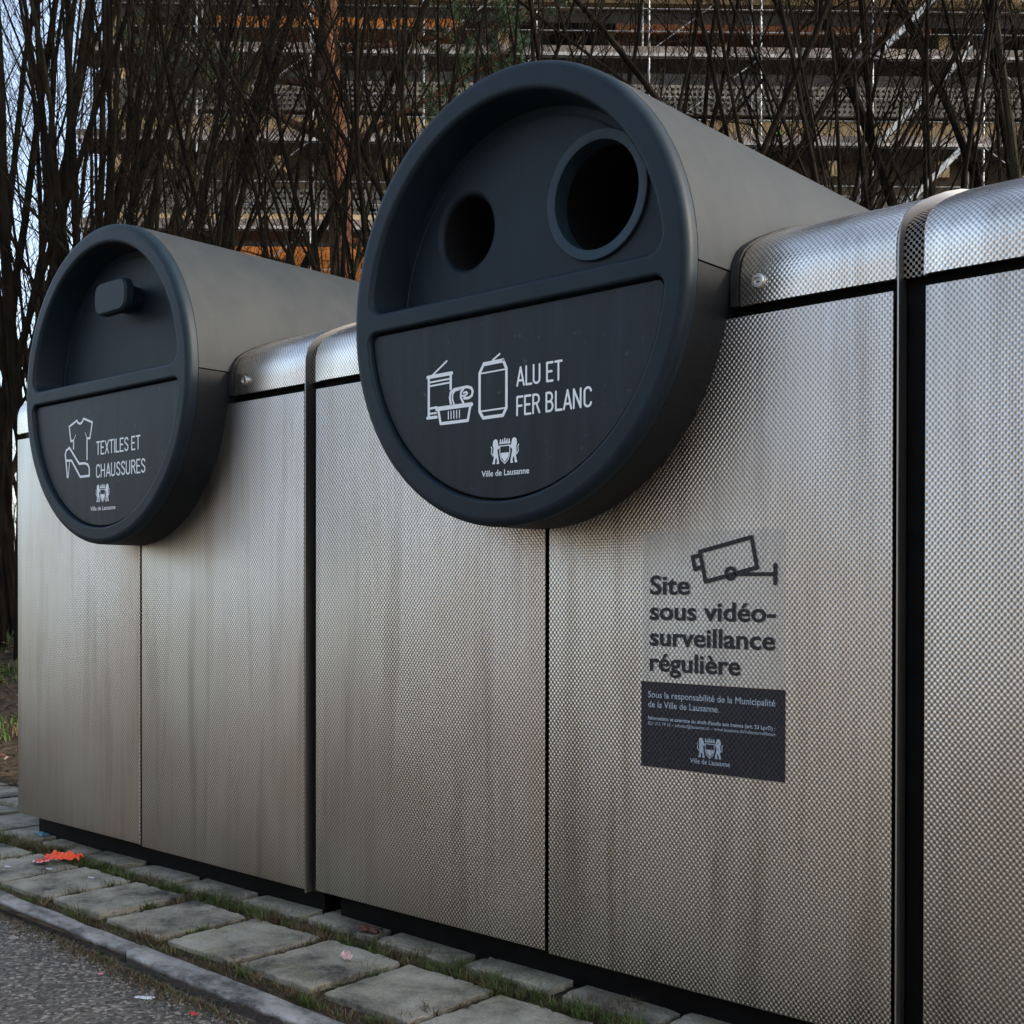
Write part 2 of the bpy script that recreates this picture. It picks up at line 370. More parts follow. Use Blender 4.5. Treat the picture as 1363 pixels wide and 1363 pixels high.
# narrow capital letters: advance width, strokes (unit cap height)
GL = {
 'A': (.52, [[(0, 0), (.22, 1), (.44, 0)], [(.07, .27), (.37, .27)]]),
 'L': (.42, [[(0, 1), (0, 0), (.34, 0)]]),
 'U': (.53, [[(0, 1), (0, .2)]+arc(.19, .2, .19, .2, 180, 360)+[(.38, 1)]]),
 'E': (.45, [[(.35, 1), (0, 1), (0, 0), (.35, 0)], [(0, .52), (.29, .52)]]),
 'T': (.48, [[(0, 1), (.40, 1)], [(.2, 1), (.2, 0)]]),
 'F': (.44, [[(.35, 1), (0, 1), (0, 0)], [(0, .50), (.29, .50)]]),
 'R': (.50, [[(0, 0), (0, 1), (.18, 1)]+arc(.18, .76, .19, .24, 90, -90)+[(0, .52)], [(.2, .52), (.39, 0)]]),
 'B': (.51, [[(0, .5), (0, 1), (.18, 1)]+arc(.18, .76, .17, .24, 90, -90)+[(0, .52)], [(.19, .52)]+arc(.19, .26, .19, .26, 90, -90)+[(0, 0), (0, .5)]]),
 'N': (.55, [[(0, 0), (0, 1), (.40, 0), (.40, 1)]]),
 'C': (.49, [arc(.19, .78, .19, .22, 10, 180)+arc(.19, .22, .19, .22, 180, 350)]),
 'X': (.46, [[(0, 1), (.38, 0)], [(.38, 1), (0, 0)]]),
 'I': (.17, [[(0.02, 1), (0.02, 0)]]),
 'S': (.48, [arc(.19, .77, .18, .23, 15, 180, 7)+[(.03, .66), (.19, .52), (.35, .38)]+arc(.19, .23, .18, .23, 0, -165, 7)]),
 'H': (.54, [[(0, 0), (0, 1)], [(.40, 0), (.40, 1)], [(0, .52), (.40, .52)]]),
 ' ': (.22, []) }
def caps(art, txt, x0, x1, z, h, w):
    tot = sum(GL[c][0] for c in txt)-.1; s = (x1-x0)/tot; x = x0
    for c in txt:
        adv, st = GL[c]
        for p in st: art.stroke([(x+a*s*.88, z+b*h) for a, b in p], w)
        x += adv*s
def crest(art, cx, cz, w):
    """city arms: shield between two standing lions under a crown"""
    k = w/1.0
    T = lambda p: [(cx+a*k, cz+b*k) for a, b in p]
    sh = [(-.18, .17), (.18, .17), (.18, -.05), (.13, -.2), (0, -.31), (-.13, -.2), (-.18, -.05)]
    art.stroke(T(sh), .028*k, closed=True)
    art.poly(T([(-.15, -.02), (.15, -.02), (.13, -.13), (0, -.27), (-.13, -.13)]))
    art.stroke(T([(-.19, .24), (.19, .24)]), .035*k)
    for i in range(5):
        a = -.16+.08*i; art.poly(T([(a-.03, .25), (a+.03, .25), (a+.015, .35+(.03 if i == 2 else 0)), (a-.015, .35+(.03 if i == 2 else 0))]))
    for s in (-1, 1):
        body = [(.24, .22), (.27, .34), (.34, .37), (.42, .33), (.44, .22), (.41, .12), (.43, -.02), (.40, -.12), (.43, -.24), (.46, -.30), (.36, -.31), (.35, -.2), (.31, -.12), (.28, -.22), (.30, -.31), (.20, -.31), (.22, -.2), (.25, -.05), (.27, .06), (.21, .12)]
        pts = [(a*s, b) for a, b in body]
        art.poly(T(pts if s > 0 else pts[::-1]))
        art.stroke(T([(s*.43, -.08), (s*.49, 0), (s*.47, .12), (s*.5, .17)]), .03*k)
        art.stroke(T([(s*.25, .1), (s*.17, .18)]), .035*k)

# ------------------------------------------------------------------ the containers
YF = -.121; ZC = 1.3475; RAD = .4305; EX = .985; DX = -.004; ADX = (.008, -.003); ZS = 1.2724; ZB = .0883
PROF = [(0, 1.287), (0, 1.318), (.001, 1.345), (.008, 1.368), (.022, 1.387), (.043, 1.402), (.075, 1.419), (.12, 1.438), (.18, 1.461), (.24, 1.480), (.31, 1.496), (.40, 1.510), (.55, 1.518), (.70, 1.510), (.85, 1.48), (.98, 1.43), (1.04, 1.38), (1.05, 1.33), (1.05, 1.287)]
def prof_off(d):
    out = []
    for i, (y, z) in enumerate(PROF):
        a = PROF[max(i-1, 0)]; c = PROF[min(i+1, len(PROF)-1)]
        ty, tz = c[0]-a[0], c[1]-a[1]; l = math.hypot(ty, tz); out.append((y-tz/l*d, z+ty/l*d))
    return out
def strip(mb, x0, x1, d=0, zb=None, thick=.004, bev=.0):
    """sheet that follows the lid profile between x0 and x1, with its two side edges"""
    o = prof_off(d); i_ = prof_off(d-thick)
    if zb is not None:
        o = [(o[0][0], zb)]+o; i_ = [(i_[0][0], zb)]+i_
    s = [0]
    for a, c in zip(o, o[1:]): s.append(s[-1]+math.hypot(c[0]-a[0], c[1]-a[1]))
    n = len(o); b = len(mb.v)
    for k, (x, pr) in enumerate(((x0, o), (x1, o), (x1, i_), (x0, i_))):
        for j, (y, z) in enumerate(pr): mb.uv[len(mb.v)] = (x, s[j]); mb.v.append((x, y, z))
    for k in range(4):
        q = (k+1) % 4
        for j in range(n-1): mb.f.append((b+k*n+j, b+q*n+j, b+q*n+j+1, b+k*n+j+1))
    mb.f.append((b, b+3*n, b+2*n, b+n)); mb.f.append((b+n-1, b+2*n-1, b+3*n-1, b+4*n-1))
def lid_cover(mb, x0, x1):
    """rounded-edge lid sheet: the border rows drop slightly so the edge catches light"""
    rows = [(x0, -.006), (x0+.0012, -.002), (x0+.005, 0), (x1-.005, 0), (x1-.0012, -.002), (x1, -.006)]
    n = len(PROF); b = len(mb.v); s = [0]
    for a, c in zip(PROF, PROF[1:]): s.append(s[-1]+math.hypot(c[0]-a[0], c[1]-a[1]))
    for x, d in rows:
        for j, (y, z) in enumerate(prof_off(d)):
            zz = z
            if j == 0 and abs(d) > .001: zz += -d*1.5
            mb.uv[len(mb.v)] = (x, s[j]); mb.v.append((x, y, zz))
    for k in range(len(rows)-1):
        for j in range(n-1): mb.f.append((b+k*n+j, b+(k+1)*n+j, b+(k+1)*n+j+1, b+k*n+j+1))
    strip(mb, x0+.0005, x1-.0005, -.006, thick=.006)
def drum(c, cx, art_fn, holes=(), knob=None):
    """round deposit drum: moulded front ring, recess with openings, sign plate, upper and lower shells"""
    up = chord_outline(.378, .020, True, .032); lo = chord_outline(.383, -.020, False, .020)
    P3 = lambda pts, y: [(cx+x*EX, y, ZC+z) for x, z in pts]
    mb = MB()
    fr = RAD-.017
    vo, fs = fill(circ(0, 0, fr, 128), [offset(up, -.010), offset(lo, -.006)])
    mb.add([(cx+p[0]*EX, YF, ZC+p[1]) for p in vo], [tuple(f) for f in fs])
    # outer rounded rim
    loops = []
    for i in range(7):
        a = PI/2*i/6; loops.append(P3(circ(0, 0, fr+.017*math.sin(a), 128), YF+.017*(1-math.cos(a))))
    loops.append(P3(circ(0, 0, RAD, 128), YF+.028))
    mb.loft(loops)
    # inner rounded lips and recess walls
    def lip(out, rr, depth, draft):
        loops = []
        for i in range(6):
            a = PI/2*i/5; loops.append(P3(offset(out, -rr+rr*math.sin(a)), YF+rr*(1-math.cos(a))))
        loops.append(P3(offset(out, draft), YF+depth)); mb.loft(loops)
    lip(up, .010, .084, .006); lip(lo, .006, .020, .001)
    mb.build('front_ring', M['plastic'], c, fixn=True, angle=40)
    # recess floor with its openings
    mb = MB(); yb = YF+.0838
    fl = offset(up, .0055)
    vo, fs = fill(fl, [circ(h[0], h[1], h[2]) for h in holes])
    mb.add([(cx+p[0]*EX, yb, ZC+p[1]) for p in vo], [tuple(f) for f in fs])
    for hx, hz, hr, ring in holes:
        if not ring:
            loops = []
            for i in range(6):
                a = PI/2*i/5; loops.append(P3(circ(hx, hz, hr-.012*math.sin(a)), yb+.0001+.012*(1-math.cos(a))))
            mb.loft(loops)
    back = mb.build('recess_floor', M['plastic'], c, fixn=False, angle=40)
    # thin raised moulding line round the floor
    mb = MB(); fo = offset(up, .020); mb.loft([P3(fo, yb-.0002), P3(offset(up, .0215), yb-.0016), P3(offset(up, .0235), yb-.0016), P3(offset(up, .025), yb-.0002)])
    mb.build('floor_moulding', M['plastic'], back)
    for hx, hz, hr, ring in holes:
        mb = MB(); r2 = hr-.012 if not ring else hr+.002
        mb.loft([P3(circ(hx, hz, r2), yb+(.011 if not ring else -.001)), P3(circ(hx, hz, r2), yb+.22)], cap1=True)
        mb.build('chute', M['black'], c)
        if ring:
            mb = MB(); Rr = hr+.022
            prof = [(hr+.020, .0), (hr+.020, -.0055), (hr+.0185, -.007), (hr+.0015, -.007), (hr, -.006), (hr, .03)]
            mb.loft([P3(circ(hx, hz, r, 64), yb+dy) for r, dy in prof])
            mb.build('chute_ring', M['ring'], c, fixn=True)
    if knob:
        kx, kz = knob
        def stad(w, h, ch): return [(kx+a*w/2, kz+b_*h/2) for a, b_ in []] or oct_(kx, kz, w, h, ch)
        mb = MB(); yk = YF+.012
        mb.loft([P3(oct_(kx, kz, .150, .078, .026), yk+.0), P3(oct_(kx, kz, .160, .088, .031), yk+.006), P3(oct_(kx, kz, .160, .088, .031), yk+.026), P3(oct_(kx, kz, .120, .066, .025), yk+.04), P3(oct_(kx, kz, .108, .060, .024), yb-.0002)], cap0=True)
        mb.build('pull_knob', M['plastic'], c, fixn=True, angle=30)
    # sign plate
    mb = MB(); so = offset(lo, .0045)
    vo, fs = fill(offset(so, .0015), [])
    mb.add([(cx+p[0]*EX, YF+.011, ZC+p[1]) for p in vo], [tuple(f) for f in fs])
    mb.loft([P3(offset(so, .0015), YF+.011), P3(so, YF+.0125), P3(so, YF+.03)])
    pl = mb.build('sign_plate', M['plate'], c, fixn=True, angle=30)
    if art_fn: art_fn(pl, cx+ADX[0], YF+.0104, ZC+ADX[1])
    # backing behind the plate groove
    mb = MB(); vo, fs = fill(offset(lo, -.001), []); mb.add([(cx+p[0]*EX, YF+.0205, ZC+p[1]) for p in vo], [tuple(f) for f in fs]); mb.build('plate_backing', M['black'], pl)
    # shells
    def half(a0, a1, y0, y1, rad, name, mat, cap):
        mb = MB(); n = 64; rows = [(y0, rad-.003), (y0+.003, rad), (y1-.06, rad), (y1-.02, rad-.015), (y1, rad-.06)] if cap else [(y0, rad-.003), (y0+.003, rad), (y1, rad)]
        b = 0
        for y, r in rows:
            for i in range(n+1):
                a = a0+(a1-a0)*i/n; mb.v.append((cx+r*EX*math.cos(a), y, ZC+r*math.sin(a)))
        for k in range(len(rows)-1):
            for i in range(n): mb.f.append((k*(n+1)+i, (k+1)*(n+1)+i, (k+1)*(n+1)+i+1, k*(n+1)+i+1))
        if cap:
            k = len(rows)-1; mb.v.append((cx, y1, ZC)); e = len(mb.v)-1
            for i in range(n): mb.f.append((k*(n+1)+i+1, k*(n+1)+i, e))
        mb.build(name, mat, c, fixn=False)
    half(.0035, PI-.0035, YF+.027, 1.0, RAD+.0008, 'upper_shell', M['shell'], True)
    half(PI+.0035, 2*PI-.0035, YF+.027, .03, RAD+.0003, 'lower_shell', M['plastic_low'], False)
def oct_(cx, cz, w, h, r, m=5):
    pts = []
    for sx, sz, a0 in ((1, 1, 0), (-1, 1, 90), (-1, -1, 180), (1, -1, 270)):
        for i in range(m+1):
            a = math.radians(a0+90*i/m); pts.append((cx+sx*(w/2-r)+r*math.cos(a), cz+sz*(h/2-r)+r*math.sin(a)))
    return pts
def rounded_box(mb, x0, x1, y0, y1, z0, z1, r=.0012):
    lo = []
    for y, d in ((y1, 0), (y0+r, 0), (y0+r*.3, r*.3), (y0, r)):
        lo.append([(x0+d, y, z0+d), (x1-d, y, z0+d), (x1-d, y, z1-d), (x0+d, y, z1-d)])
    mb.loft(lo, cap0=True, cap1=True)
def container(cx, w, label, art_fn, holes, knob, lockx, gap=.034, sep=True):
    c = root('recycling_container', (cx, 0, 0), label, 'container', 'perforated steel recycling containers in a row')
    rounded = MB(); rounded_box(rounded, cx-w, cx-.0045, 0, .004, ZB, ZS-.004); rounded.build('front_panel', M['steel'], c, fixn=True, angle=30)
    rounded = MB(); rounded_box(rounded, cx+.0060, cx+w, 0, .004, ZB-.004, ZS-.004); rounded.build('front_panel', M['steel'], c, fixn=True, angle=30)
    mb = MB(); mb.box(cx-w+.004, cx+w-.004, .026, 1.04, ZB+.01, 1.30); mb.build('carcass', M['gap_black'], c)
    mb = MB(); mb.box(cx-w+.02, cx+w+.004, .060, 1.0, -.02, ZB+.0098); mb.build('plinth', M['gap_black'], c)
    RX = RAD*EX
    for x0, x1 in ((cx-w-.006, cx+DX-RX-.016), (cx+DX+RX+.016, cx+w+.006)):
        mb = MB(); lid_cover(mb, x0, x1); mb.build('lid_cover', M['lid'], c, angle=50, fixn=True)
    for x0, x1 in ((cx+DX-RX-.0155, cx+DX-RX-.002), (cx+DX+RX+.002, cx+DX+RX+.0155)):
        mb = MB(); strip(mb, x0, x1, .003, thick=.02); mb.build('drum_collar', M['dustytrim'], c, angle=50, fixn=True)
    if sep:
        a = cx+w+.0085; e = a+gap-.017
        mb = MB(); strip(mb, a, a+.0026, .0045, zb=ZB-.01, thick=.03); mb.build('edge_trim', M['trim'], c, angle=50, fixn=True)
        mb = MB(); strip(mb, a+.0028, e+.010, -.012, thick=.01); mb.build('joint_strip', M['perf'], c, angle=50, fixn=True)
        mb = MB(); mb.box(a+.0028, e+.012, .030, .045, ZB-.03, 1.29); mb.build('joint_strip', M['gap_black'], c)  # lower strip coloured black to hold the shade of the recessed joint
    mb = MB(); 
    drum(c, cx+DX, art_fn, holes, knob)
    if lockx:
        x, z = lockx
        mb = MB(); prof = [(.0125, 0), (.0125, -.003), (.011, -.0045), (.0065, -.0045), (.006, -.0035), (.006, -.001)]
        mb.loft([[(x+r*math.cos(2*PI*i/28), y, z+r*math.sin(2*PI*i/28)) for i in range(28)] for r, y in prof], cap1=True)
        lk = mb.build('lock', M['locksteel'], c, fixn=True)
        mb = MB(); mb.loft([[(x+a, y, z+b_) for a, b_ in oct_(0, -.0012, .0062, .0022, .0008, 2)] for y in (-.0009, -.0014)], cap1=True, cap0=True)
        mb.build('keyhole', M['black'], lk)
    return c
lerp = lambda v, pts: next(a[1]+(b[1]-a[1])*(v-a[0])/(b[0]-a[0]) for a, b in zip(pts, pts[1:]) if v <= b[0] or b is pts[-1])
def art_cans(pl, cx, y, zc):
    A = Art(cx, y, zc); caps(A, 'ALU ET', .013, .122, -.1655, .0335, .0043); caps(A, 'FER BLANC', .013, .191, -.2205, .0335, .0043)
    A.build('lettering', M['print'], pl, smooth=False)
    A = Art(cx, y, zc)
    xm = [(70, -.229), (425, -.087), (630, -.011), (700, .012)]
    T = lambda pts: [(lerp(a, xm), -.165-(b-358+.135*(a-697))*.000264) for a, b in pts]
    W = .0064
    A.stroke(T([(84, 285), (84, 585)]), W); A.stroke(T([(76, 282), (245, 256)]), W*1.15); A.stroke(T([(238, 256), (238, 372)]), W)
    for yy in (322, 350): A.stroke(T([(84, yy), (238, yy-26)]), W*.55)
    A.stroke(T([(105, 272), (210, 165)]), W*.6)
    A.stroke(T([(74, 590), (140, 582)]), W*.95); A.stroke(T([(84, 558), (138, 551)]), W*.6); A.stroke(T([(84, 520), (140, 508)]), W*.7)
    # tray
    A.stroke(T([(140, 522), (380, 490)]), W*1.3); A.stroke(T([(152, 530), (168, 632), (355, 608), (372, 500)]), W*.95)
    for i in range(5): A.stroke(T([(222+19*i, 542-2.5*i), (222+19*i, 596-2.5*i)]), W*.42)
    # rolled foil
    A.stroke(T([(240, 490), (232, 440), (238, 400), (262, 378), (300, 370), (350, 360), (378, 370), (388, 395), (382, 425), (360, 443), (330, 444)]), W*.85)
    A.stroke(T([(325, 480), (308, 440), (308, 400), (325, 375)]), W*.8); A.stroke(T([(300, 378), (270, 385), (252, 410), (250, 450), (262, 490)]), W*.6)
    A.stroke(T([(325, 405), (345, 398), (352, 410), (335, 425), (318, 428)]), W*.6)
    # drink can
    A.stroke(T([(434, 265), (462, 203), (600, 180), (622, 235), (622, 515), (598, 570), (460, 590), (434, 545)]), W, closed=True)
    A.stroke(T([(440, 268), (618, 240)]), W*.45); A.stroke(T([(440, 543), (618, 517)]), W*.5); A.stroke(T([(527, 172), (575, 130)]), W*.6); A.stroke(T([(462, 196), (600, 172)]), W*.8)
    A.build('pictogram', M['print'], pl, smooth=False)
    A = Art(cx, y, zc); crest(A, -.018, -.287, .070); A.build('emblem', M['print'], pl, smooth=False)
    A = Art(cx, y, zc); text_mesh(A, 'Ville de Lausanne', -.078, .043, -.331, .012, .0165); A.build('lettering', M['print'], pl, smooth=False)
def art_textiles(pl, cx, y, zc):
    A = Art(cx, y, zc); caps(A, 'TEXTILES ET', -.042, .178, -.181, .0335, .0043); caps(A, 'CHAUSSURES', -.042, .203, -.243, .0335, .0043)
    A.build('lettering', M['print'], pl, smooth=False)
    A = Art(cx, y, zc)
    T = lambda pts: [(-.217+(a-240)*.000474, -.180-(b-585+.13*(a-605))*.000245) for a, b in pts]
    W = .0058
    A.stroke(T([(348, 520), (348, 425), (318, 435), (297, 268), (388, 200), (400, 228), (425, 240), (450, 218), (465, 182), (562, 228), (535, 405), (503, 405), (503, 640)]), W)
    A.stroke(T([(372, 365), (352, 415)]), W*.45); A.stroke(T([(483, 345), (500, 395)]), W*.45)
    A.stroke(T([(275, 845), (258, 650), (250, 590), (262, 540), (300, 508), (412, 690), (480, 685), (512, 700), (528, 740), (528, 825), (425, 838), (325, 655), (262, 655)]), W*1.1)
    A.stroke(T([(300, 680), (285, 845)]), W*.7)
    A.build('pictogram', M['print'], pl, smooth=False)
    A = Art(cx, y, zc); crest(A, -.010, -.289, .070); A.build('emblem', M['print'], pl, smooth=False)
    A = Art(cx, y, zc); text_mesh(A, 'Ville de Lausanne', -.074, .055, -.333, .012, .0165); A.build('lettering', M['print'], pl, smooth=False)

X1, X2, X3 = -3.0119, -1.5388, -.0657
RAD = .4292
c1 = container(X1, .7183, 'dimpled steel container for textiles and shoes, smaller round dark drum with a knob, leftmost', art_textiles, (), (.030, .236), (-2.529, 1.32), gap=.0365)
YF, ZC, RAD, EX, DX, ADX = -.130, 1.3495, .4325, .974, -.0065, (.0215, -.004)
c2 = container(X2, .7107, 'dimpled steel container for cans, its large round dark drum has two holes', art_cans,
               ((-.174, .172, .085, False), (.171, .175, .100, True)), None, (-1.069, 1.324), gap=.052)
YF, ZC, RAD, EX, DX, ADX = -.121, 1.3475, .4292, .985, -.004, (0, 0)
c3 = container(X3, .7103, 'dimpled steel container cut off by the right edge of the photo, bare panel and lid', None, ((-.182, .178, .085, False),), None, None, gap=.04)

# surveillance sticker lies on container two: a thing of its own
st = root('surveillance_sticker', (-1.163, -.001, .476), 'video surveillance sticker in French, clear above and dark below, on the steel panel', 'sticker')
mb = MB(); mb.add([(-1.309, -.0012, .633), (-1.016, -.0012, .633), (-1.016, -.0012, .903), (-1.309, -.0012, .903)], [(0, 1, 2, 3)]); mb.build('clear_film', M['film'], st, smooth=False)
mb = MB(); mb.box(-1.310, -1.015, -.0013, -.0003, .476, .631); mb.build('dark_band', M['sticker_dark'], st, smooth=False)
A = Art(0, -.0016, 0)
text_mesh(A, 'Site', -1.291, -1.205, .7905, .022, .0485); text_mesh(A, 'sous vidéo-', -1.291, -1.033, .7445, .022, .0465)
text_mesh(A, 'surveillance', -1.291, -1.034, .6975, .022, .0465); text_mesh(A, 'régulière', -1.291, -1.101, .6515, .022, .0465)
A.build('lettering', M['ink_dark'], st, smooth=False)
A = Art(0, -.0016, 0); W = .0076
A.stroke([(-1.184, .866), (-1.080, .889), (-1.069, .837), (-1.172, .813)], W, closed=True); A.stroke([(-1.186, .859), (-1.199, .857), (-1.194, .835), (-1.180, .839)], W)
A.stroke(arc(-1.121, .827, .0095, .0095, 0, 360, 20), W*.85); A.stroke([(-1.112, .8255), (-1.036, .8255)], W*.9); A.stroke([(-1.034, .841), (-1.034, .810)], W)
A.build('camera_pictogram', M['ink_dark'], st, smooth=False)
A = Art(0, -.0017, 0)
text_mesh(A, 'Sous la responsabilité de la Municipalité', -1.294, -1.033, .6025, .008, .0165)
text_mesh(A, 'de la Ville de Lausanne.', -1.294, -1.143, .5845, .008, .0165)
text_mesh(A, "Information et exercice du droit d'accès aux images (art. 23 LprD) :", -1.294, -1.033, .5620, .02, .0092)
text_mesh(A, '021 315 79 55 – infosite@lausanne.ch – www.lausanne.ch/videosurveillance', -1.294, -1.033, .5525, .004, .0085)
text_mesh(A, 'Ville de Lausanne', -1.203, -1.121, .4915, .008, .0125)
A.build('lettering', M['ink_pale'], st, smooth=False)
A = Art(0, -.0017, 0); crest(A, -1.162, .519, .052); A.build('emblem', M['ink_pale'], st, smooth=False)

# ------------------------------------------------------------------ ground
def hill(x, y):
    t = max(0, min(1, (y-.45)/2.6)); z = .60*t*t*(3-2*t)
    t = max(0, min(1, (y-4)/22)); z += 1.0*t
    return z
mb = MB()     # soil bed and slope behind: one sheet to the horizon
xs = [-400, -150, -60, -30, -20, -14, -11]+[-10+.25*i for i in range(57)]+[6, 10, 20, 60, 150, 400]
ys = [-.43, -.3, -.1, .1, .3]+[.5+.25*i for i in range(30)]+[9, 11, 14, 18, 24, 32, 60, 150, 400]
for y in ys:
    for x in xs:
        z = hill(x, y)+(noise.noise((x*1.3, y*1.3, 0))*.06*min(1, max(0, y-.45)) if y < 30 else 0)
        if y < .45: z = .0075+.004*noise.noise((x*6, y*6, 2))
        mb.v.append((x, y, z))
nx = len(xs)
for j in range(len(ys)-1):
    for i in range(nx-1): mb.f.append((j*nx+i, j*nx+i+1, (j+1)*nx+i+1, (j+1)*nx+i))
kind(mb.build('ground', M['soil']), 'structure')
mb = MB(); mb.add([(-400, -400, -.012), (400, -400, -.012), (400, -.40, -.012), (-400, -.40, -.012)], [(0, 1, 2, 3)])
kind(mb.build('road', M['asphalt'], smooth=False), 'structure')
# kerb: thin rough granite edging
mb = MB()
def kerb_y(x): return -.419-.026*min(1, max(-.5, (x+3.0)/1.0)) + .006*noise.noise((x*5, 0, 0)) - (.012 if x > -2.36 else 0)
def kin(x): return -.358-.030*min(1.2, max(-.8, (x+3.1)/1.2))+.004*noise.noise((x*7, 5, 0))
joints = [-6.2, -5.3, -4.35, -3.42, -2.37, -1.3, -.35, .6, 1.5, 2.4]
for a, b_ in zip(joints, joints[1:]):
    n = max(8, int((b_-a)/.02)); loops = []
    dz = R.uniform(-.003, .003)
    for i in range(n+1):
        x = a+.002+(b_-a-.004)*i/n
        yo = kerb_y(x)+.004*noise.noise((x*30, 1, 0)); yi = kin(x); zt = .018+dz+.0035*noise.noise((x*9, 3, 0))
        e = .003*noise.noise((x*40, 8, 0))
        c2 = .0045*noise.noise((x*75, 4, 2)); c3 = .005*max(0, noise.noise((x*22, 9, 4)))
        yo += .008
        loops.append([(x, yo+.004+c2, -.05), (x, yo+.003-c2, -.010), (x, yo+.002+e+c2, zt-.012+e), (x, yo+.001+e+c2, zt-.004-c3), (x, yo+.0035+c2+c3, zt-.0006), (x, yo+.012+c3, zt), (x, yi-.006, zt+.001), (x, yi-.001, zt-.003), (x, yi, -.05)])
    mb.loft(loops, cap0=True, cap1=True)
kind(mb.build('kerb', M['kerb'], angle=50, fixn=True), 'structure')
# paving slabs
mb = MB()
def slab(x0, x1, y0, y1, z, tilt=0, rot=0):
    cx, cy = (x0+x1)/2, (y0+y1)/2; hx, hy = (x1-x0)/2, (y1-y0)/2
    nx_, ny_ = 30, 28; c, s = math.cos(rot), math.sin(rot)
    def P(u, v, d, zz):
        x, y = u*(hx-d), v*(hy-d)
        w = .0055
        e_ = .0022*noise.noise((cx*9+u*16, cy*9+v*16, 4)); x += w*noise.noise((cx*9+v*3, cy*9+u, 1))+e_; y += w*noise.noise((cx*9+u*3, cy*9+v, 7))+e_; zz -= max(0, noise.noise((cx*7+u*9, cy*7+v*9, 8))-.25)*.012*(d < .004)
        return (cx+x*c-y*s, cy+x*s+y*c, zz+tilt*x+.0015*noise.noise((cx+x*12, cy+y*12, 3)))
    ring = [(-1+2*i/nx_, -1) for i in range(nx_)]+[(1, -1+2*i/ny_) for i in range(ny_)]+[(1-2*i/nx_, 1) for i in range(nx_)]+[(-1, 1-2*i/ny_) for i in range(ny_)]
    mb.loft([[P(u, v, d, zz) for u, v in ring] for d, zz in ((0, z-.04), (.0002, z-.0016), (.0013, z), (.03, z))], cap1=True)
fx = -4.2
for i in range(22):      # front row
    w = .232+R.uniform(-.012, .012)
    slab(fx, fx+w, -.322+R.uniform(-.008, .006), -.088+R.uniform(-.006, .006), .020+R.uniform(-.003, .003), R.uniform(-.02, .02), R.uniform(-.035, .035))
    fx += w+.028+R.uniform(-.008, .010)
fx = -4.58
for i in range(24):      # back row, runs under the containers
    w = .226+R.uniform(-.012, .012)
    slab(fx, fx+w, -.012+R.uniform(-.014, .008), .20, .019+R.uniform(-.003, .003), R.uniform(-.02, .02), R.uniform(-.035, .035))
    fx += w+.030+R.uniform(-.008, .008)
for k in range(3): slab(-4.62+.27*k-.3, -4.62+.27*k-.06, .24, .42, .024, 0, .03)
for k in range(3): slab(-5.2+.27*k-.3, -5.2+.27*k-.06, -.32, -.09, .02, 0, .03)
kind(mb.build('pavement', M['paver'], angle=18, fixn=True), 'structure')

# ------------------------------------------------------------------ grass, leaves, grit
def blade(mb, x, y, z, h, lean, az, w, tint):
    dx, dy = math.cos(az), math.sin(az); px, py = -dy*w/2, dx*w/2
    mx_, my_ = x+dx*lean*.4, y+dy*lean*.4; tx, ty = x+dx*lean, y+dy*lean
    mb.add([(x-px, y-py, z), (x+px, y+py, z), (mx_+px*.8, my_+py*.8, z+h*.6), (mx_-px*.8, my_-py*.8, z+h*.6), (tx, ty, z+h)], [(0, 1, 2, 3), (3, 2, 4)], tint)
greens = [(.050, .100, .020), (.070, .125, .026), (.040, .075, .018), (.10, .135, .035)]
browns = [(.13, .095, .05), (.09, .060, .032), (.17, .13, .075), (.06, .04, .025)]
mb = MB()
def gdens(x, y): return noise.noise((x*4.1, y*4.1, 11))
clumps = []
for i in range(620):
    x = R.uniform(-4.5, -.8); t = R.random()
    if t < .55: y = R.gauss(-.052, .016)
    elif t < .72: y = R.uniform(-.365, -.330)
    else:
        k = round((x+4.2)/.2605); x = -4.2+.2605*k-.014+R.gauss(0, .006); y = R.uniform(-.33, -.06) if R.random() < .6 else R.uniform(-.04, .03)
    clumps.append((x, y, R.uniform(.010, .034), gdens(x*.8, y) > -.12+R.gauss(0, .15) if t < .55 else R.random() < .35, R.uniform(.6, 1.35)))
for x, y, rad, gr, hs in clumps:
    for j in range(int(52*hs)):
        a = R.uniform(0, 2*PI); rr = rad*math.sqrt(R.random()); bx_, by_ = x+rr*math.cos(a)*1.3, y+rr*math.sin(a)*.8
        h = R.uniform(.008, .024)*hs; g = gr and R.random() < .72
        blade(mb, bx_, by_, .006, h, h*R.uniform(.2, 1.5), a+R.gauss(0, .9), R.uniform(.0010, .0022), R.choice(greens if g else browns))
for i in range(11000):      # matted dead growth filling the joints
    x = R.uniform(-4.5, -.9); t = R.random()
    if t < .45: y = R.gauss(-.050, .020)
    elif t < .68: y = R.uniform(-.370, -.322)
    else:
        k = round((x+4.2)/.2605); x = -4.2+.2605*k-.014+R.gauss(0, .009); y = R.uniform(-.34, .03)
    h = R.uniform(.003, .011); blade(mb, x, y, .007, h, h*R.uniform(.6, 2.6), R.uniform(0, 2*PI), R.uniform(.001, .002), R.choice(browns+browns+greens))
for i in range(3500):    # dry tufts at the kerb foot
    x = -2.25+R.gauss(0, .28) if R.random() < .7 else R.uniform(-3.6, -1.4); y = kerb_y(x)-abs(R.gauss(0, .022))
    h = R.uniform(.004, .016); blade(mb, x, y, -.013, h, h*R.uniform(.3, 1.8), R.uniform(0, 2*PI), .0018, R.choice(browns+browns+greens[:1]))
